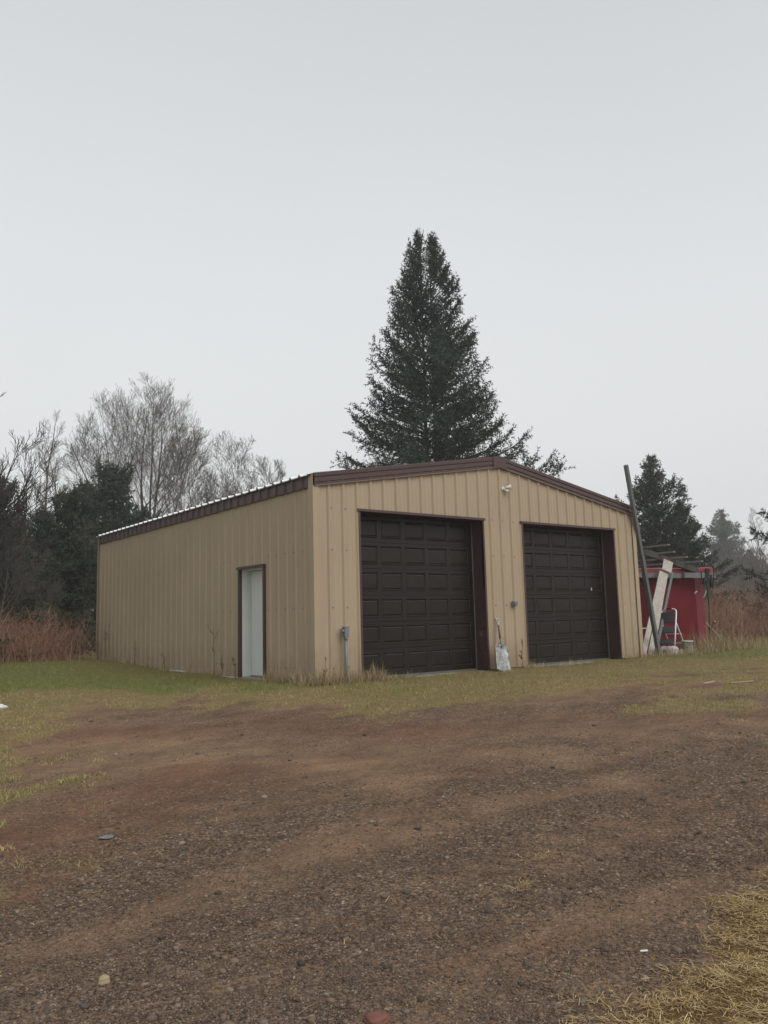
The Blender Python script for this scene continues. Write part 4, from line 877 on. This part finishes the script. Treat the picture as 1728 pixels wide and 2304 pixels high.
def spruce(name, seed, H, Rb, loc, mat, label='', group=None, nbr=300, dens=1.0, spike=.15, gaps=.15, zmin=.06, rz=0, double=False, shape=.85, droop=.0, width=1.0, lump=.22, hole=0., gapl=.40):
    r = np.random.default_rng(seed); segs = []; tw0 = []; tw1 = []; tsz = []
    # trunk
    def trunk(x0, y0, h0, h1, r0):
        P = [(x0+.02*sin(k*.9)*k*.1, y0, h0+(h1-h0)*k/10) for k in range(11)]
        for k in range(10): segs.append((*P[k], *P[k+1], r0*(1-k/10.5), r0*(1-(k+1)/10.5)))
    if double: trunk(-.16, 0, -.3, H, .15); trunk(.42, .1, -.3, H*.985, .14)
    else: trunk(0, 0, -.3, H, .0125*H)
    az = 0; lob = [r.uniform(0, 6.28) for _ in range(6)]
    for b in range(nbr):
        f = zmin+(1-zmin)*((b+r.random())/nbr)**1.0        # height fraction
        f = 1-(1-f)**.88*(1-zmin)/(1-zmin)**.88 if False else f
        az += 2.399+r.normal(0, .25)
        L = Rb*((1-f)**shape+.02)*(1+lump*sin(az*2+lob[0]+f*9)+lump*.7*sin(az*3+lob[1]-f*17)+np.clip(r.normal(0, .09), -.2, .13))
        if r.random() < gaps: L *= .45
        L = max(L, .18); z = f*H; cx = (.42 if double and cos(az) > 0 else (-.16 if double else 0)); 
        el = .25+.75*f-.35*(1-f)+r.normal(0, .08)-droop       # initial elevation
        n = max(4, int(L/.28)); p = np.array([cx, 0, z]); pts = [p]; rad = .012+.011*L
        e = el; a = az
        for k in range(n):
            t = k/n; e2 = e-.45*sin(pi*t)*(1-f)+.55*t**2*(1-.3*f)  # sag then turn up at the tip
            d = np.array([cos(a)*cos(e2), sin(a)*cos(e2), sin(e2)]); pts.append(pts[-1]+d*L/n); a += r.normal(0, .05)
            segs.append((*pts[-2], *pts[-1], rad*(1-t*.85), rad*(1-(t+1/n)*.85)))
        pts = np.array(pts); ds = .17/dens; m = int(L/ds)+2; tt = np.linspace(.12 if L > 1 else 0, 1, m)
        for t in tt:
            i = min(int(t*n), n-1); q = pts[i]+(pts[i+1]-pts[i])*(t*n-i); dd = pts[i+1]-pts[i]; dd /= np.linalg.norm(dd); sd_ = np.array([-dd[1], dd[0], 0]); sd_ /= np.linalg.norm(sd_)+1e-9
            env = max(min(1., .35+1.5*t)*(1-t)**.5, .38)
            for s in (-1, 1):
                l = (.20+.50*L**.75*env*.55)*r.uniform(.6, 1.25)*width
                v = dd*r.uniform(.45, .95)+sd_*s*r.uniform(.6, 1.)+np.array([0, 0, r.normal(0, .36)]); v /= np.linalg.norm(v); tw0.append(q); tw1.append(q+v*l)
            for _q in range(1 if r.random() < .8 else 2): v = dd*.6+np.array([0, 0, r.choice([-1., .8])])*r.uniform(.5, 1)+sd_*r.normal(0, .4); v /= np.linalg.norm(v); tw0.append(q); tw1.append(q+v*r.uniform(.14, .42)*width)
        tw0.append(pts[-1]); tw1.append(pts[-1]+(dd*.6+np.array([0, 0, .5]))*.25)
    tw0 = np.array(tw0); tw1 = np.array(tw1); l = np.linalg.norm(tw1-tw0, axis=1)
    # sprigs along every twig
    stp = .085/dens; cnt = np.maximum(2, (l/stp).astype(int)); idx = np.repeat(np.arange(len(l)), cnt); k = np.concatenate([np.arange(c) for c in cnt]); t = (k+.5)/cnt[idx]
    d = (tw1-tw0)/l[:, None]; D = d[idx]; P = tw0[idx]+(tw1-tw0)[idx]*t[:, None]+r.normal(0, .012, (len(idx), 3)); P[:, 2] += .05*(t**2)*l[idx]
    # open gaps between the clumps of foliage, and clump-to-clump differences in needle colour
    def n3(q, s_, k_): return (fbm(q[:, 0]*s_+q[:, 2]*.37*s_, q[:, 2]*s_+k_, 3, seed+k_)+fbm(q[:, 1]*s_-q[:, 2]*.29*s_, q[:, 2]*s_+k_+9, 3, seed+k_+5))/2
    rr = np.hypot(P[:, 0], P[:, 1])/(Rb*np.maximum(1-P[:, 2]/H, .05)**shape+.3)
    kp = (n3(P, .95, 3) > .5-hole*.5*smooth(.1, -.2, P[:, 2]/H-.95)-.0-(.5-gapl)) & (r.random(len(P)) < .45+.6*rr)
    P, D, idx = P[kp], D[kp], idx[kp]; tone = np.clip(.5+2.2*(n3(P, 1.6, 31)-.5)+r.normal(0, .16, len(P)), 0, 1)
    ns = 4; Vs = []
    for s in range(ns):
        rd = r.normal(0, 1, (len(idx), 3)); rd -= (rd*D).sum(1)[:, None]*D; rd /= np.linalg.norm(rd, axis=1)[:, None]
        dr = D*r.uniform(.5, 1.1, (len(idx), 1))+rd*.75; dr /= np.linalg.norm(dr, axis=1)[:, None]; sz = spike*r.uniform(.55, 1.25, (len(idx), 1)); w = np.cross(dr, r.normal(0, 1, (len(idx), 3))); w /= np.linalg.norm(w, axis=1)[:, None]; w *= sz*.15
        Vs.append(np.stack([P-w, P+w, P+dr*sz], 1))
    # leader shoots
    V = np.concatenate(Vs).reshape(-1, 3); F = np.arange(len(V)).reshape(-1, 3)
    for x0 in ((-.16, .42) if double else (0,)):
        for q in range(5): a = r.uniform(0, 6.28); h = r.uniform(.2, .6); s_ = r.uniform(.03, .16); segs.append((x0+s_*cos(a)*.5, s_*sin(a)*.5, H-.15-r.uniform(0, .4), x0+s_*2*cos(a), s_*2*sin(a), H+h-.2, .022, .012))
    tr = tag(empty(name, loc, rz), label, 'tree', group); v, f_ = tubes_np(segs, 5); fast('trunk', v, f_, M['bark'], tr, smooth_=True); fast('crown', V, F, mat, tr, attrs=dict(tone=np.tile(np.repeat(tone, 3), ns))); return tr
def foot(px, d):
    p = ond(px, 1450, d); return (p.x, p.y, gz(p.x, p.y))
def place(proto, loc, s, rz, label, group=None):
    t = copy_tree(proto); t.location = loc; t.scale = (s, s, s*random.uniform(.95, 1.05)); t.rotation_euler = (0, 0, rz); t['label'] = label
    if group: t['group'] = group
    elif 'group' in t: del t['group']
    return t
def forest():
    spruce('spruce_tree', 11, 17.2, 5.05, foot(982, 32.5), M['needles'], 'huge dark spruce with twin leaders rising behind the garage roof', nbr=470, dens=1.0, spike=.13, gaps=.12, zmin=.12, double=True, shape=.86, lump=.18, gapl=.33)
    a = spruce('spruce_tree', 23, 10.0, 4.2, foot(1492, 47), M['needles_grey'], 'dark spruce behind the lean-to frame and red shed', nbr=230, dens=.85, spike=.18, gaps=.12, shape=.85, lump=.14)
    place(a, foot(1548, 49), .80, 2.1, 'shorter spruce on the right flank of the dark spruce behind the red shed')
    place(a, foot(1650, 150), 2.0, 4.0, 'pale hazy spruce beyond the dark spruces at the right')
    place(a, foot(1950, 33), 1.05, 1.1, 'spruce cut off by the right edge of the photo')
    place(a, foot(1478, 60), .72, .4, 'smaller spruce just right of the garage roof behind the leaning post')
    place(a, foot(1705, 150), 1.25, 3.0, 'faint low spruce in the haze at the far right')
    # left wood
    b = spruce('spruce_tree', 31, 8.6, 4.0, foot(250, 38), M['needles_grey'], 'ragged spruce in front of the large bare tree behind the garage', gapl=.485, nbr=170, dens=.85, spike=.19, gaps=.25, shape=.7, droop=.15, lump=.3)
    g2 = 'spruces at the left behind the brush'
    for px, d, s, rz, lab in ((150, 31, .72, 1, 'low spruce between the brush and the ragged spruce'), (-150, 22, .6, 2.2, 'near dark spruce cut off by the left edge of the photo'), (-20, 26, .66, 3.1, 'dark spruce behind the branches at the left edge'),
                         (90, 34, .68, 4.4, 'short spruce behind the middle of the left brush'), (310, 46, .86, 5.2, 'spruce rising behind the far roof corner of the garage'), (190, 42, .95, .4, 'tall spruce behind the far left corner of the garage'), (20, 42, .8, 1.7, 'faded spruce behind the left edge trees')):
        place(b, foot(px, d), s, rz, lab)
    big = bare_tree('bare_tree', 12, 17.0, M['twig'], foot(322, 47), fork=True, label='largest bare tree with spreading forked limbs behind the garage', nb=10, tw=1., minr=.006, env=(5.1, 9.0, 7.2))
    s1 = bare_tree('bare_tree', 8, 13.0, M['twig'], foot(90, 43), slim=True, label='slender bare tree with a tall thin crown near the left edge', nb=26, tw=.9, minr=.0065)
    s2 = bare_tree('bare_tree', 9, 12.0, M['twig'], foot(500, 56), label='bare tree with a rounded crown beside the roof edge', nb=22, tw=1.1, minr=.0065, env=(3.0, 7.6, 4.2))
    for pr, px, d, s, rz, lab in ((s1, 150, 52, .98, 2, 'bare tree between the slender tree and the ragged spruce'), (s1, 232, 50, 1.02, 3, 'bare tree left of the large forked bare tree'), (s2, 465, 58, 1.38, 1, 'bare tree right behind the large forked bare tree'),
                                 (s2, 568, 62, 1.28, 4, 'bare tree lowest in the sky beside the roof edge'), (s2, 520, 64, 1.42, 5.6, 'taller bare tree fading behind the rounded one beside the roof edge')):
        place(pr, foot(px, d), s, rz, lab)
    for k, (px, d, s, lab) in enumerate(((30, 27, .36, 'grey leafless sapling at the back of the left brush, nearest the left edge'), (105, 29, .33, 'grey leafless sapling behind the middle of the left brush'), (185, 31, .38, 'grey leafless sapling behind the brush next to the garage corner'), (-15, 24, .4, 'leafless sapling half cut off by the left edge'))):
        place((s1, s2)[k % 2], foot(px, d), s, k*1.7, lab)
    random.seed(3); gr = 'hazy bare trees in the wood behind the garage'
    for k in range(16):
        px = -30+k*40+random.uniform(-14, 14); place((s1, s2)[k % 2], foot(px, random.uniform(60, 84)), random.uniform(.72, .98), random.uniform(0, 6), 'hazy bare tree among the far trees of the left wood', gr)
    gr = 'hazy bare trees beyond the brush at the right'
    for k in range(6): place((s2, s1)[k % 2], foot(1640+k*32, random.uniform(80, 110)), random.uniform(.6, .85), random.uniform(0, 6), 'faint bare tree in the haze beyond the right brush', gr)
    # near branchy tree at the left edge
    bare_tree('apple_tree', 17, 5.2, M['twig_dark'], foot(-115, 15.5), fork=True, label='dark twiggy tree reaching in from the left edge of the photo', nb=6, tw=.85, minr=.005)
    bare_tree('apple_tree', 19, 4.4, M['twig_dark'], foot(-90, 18), fork=True, label='low dark twiggy tree below the taller one at the left edge', nb=7, tw=.8, minr=.005)
    # far wood as one mass
    r = np.random.default_rng(2); V = []; F = []; c = 0
    n = 5200; ang = r.uniform(-.75, .62, n); d = r.uniform(95, 135, n); x = CAM[0]+np.sin(YAW+ang)*d; y = CAM[1]+np.cos(YAW+ang)*d; segs = []
    hh = 3+8*fbm(ang*9, ang*0, 3, 4)
    for i in range(n):
        z0 = gz(x[i], y[i]); h = hh[i]*r.uniform(.4, 1); p = np.array([x[i], y[i], z0+r.uniform(0, .5)*hh[i]]); q = p+np.array([r.normal(0, .16), r.normal(0, .16), 1])*h*.6; segs.append((*p, *q, .05, .02))
        for k in range(4): t = r.random(); a = p+(q-p)*t; b2 = a+np.array([r.normal(0, .5), r.normal(0, .5), .8])*h*.2; segs.append((*a, *b2, .03, .012))
    V, F = tubes_np(segs, 3); tag(fast('far_wood', V, F, M['twig']), 'faint far belt of leafless wood fading into the haze', 'wood', kind='stuff')
forest()

# ------------------------------------------------------------------ haze
def haze():
    m = MB(); m.box((-158, -158, -3.2), (158, 158, 30)); mt = bpy.data.materials.new('haze_air'); mt.use_nodes = True; nt = mt.node_tree; nt.nodes.clear()
    out = nt.nodes.new('ShaderNodeOutputMaterial'); v = nt.nodes.new('ShaderNodeVolumePrincipled'); v.inputs['Color'].default_value = (.93, .95, .97, 1); v.inputs['Density'].default_value = .0013; v.inputs['Anisotropy'].default_value = .35
    nt.links.new(v.outputs[0], out.inputs['Volume']); tag(m.obj('haze', mt), 'pale even mist filling the air around the yard', 'haze', kind='stuff')
haze()
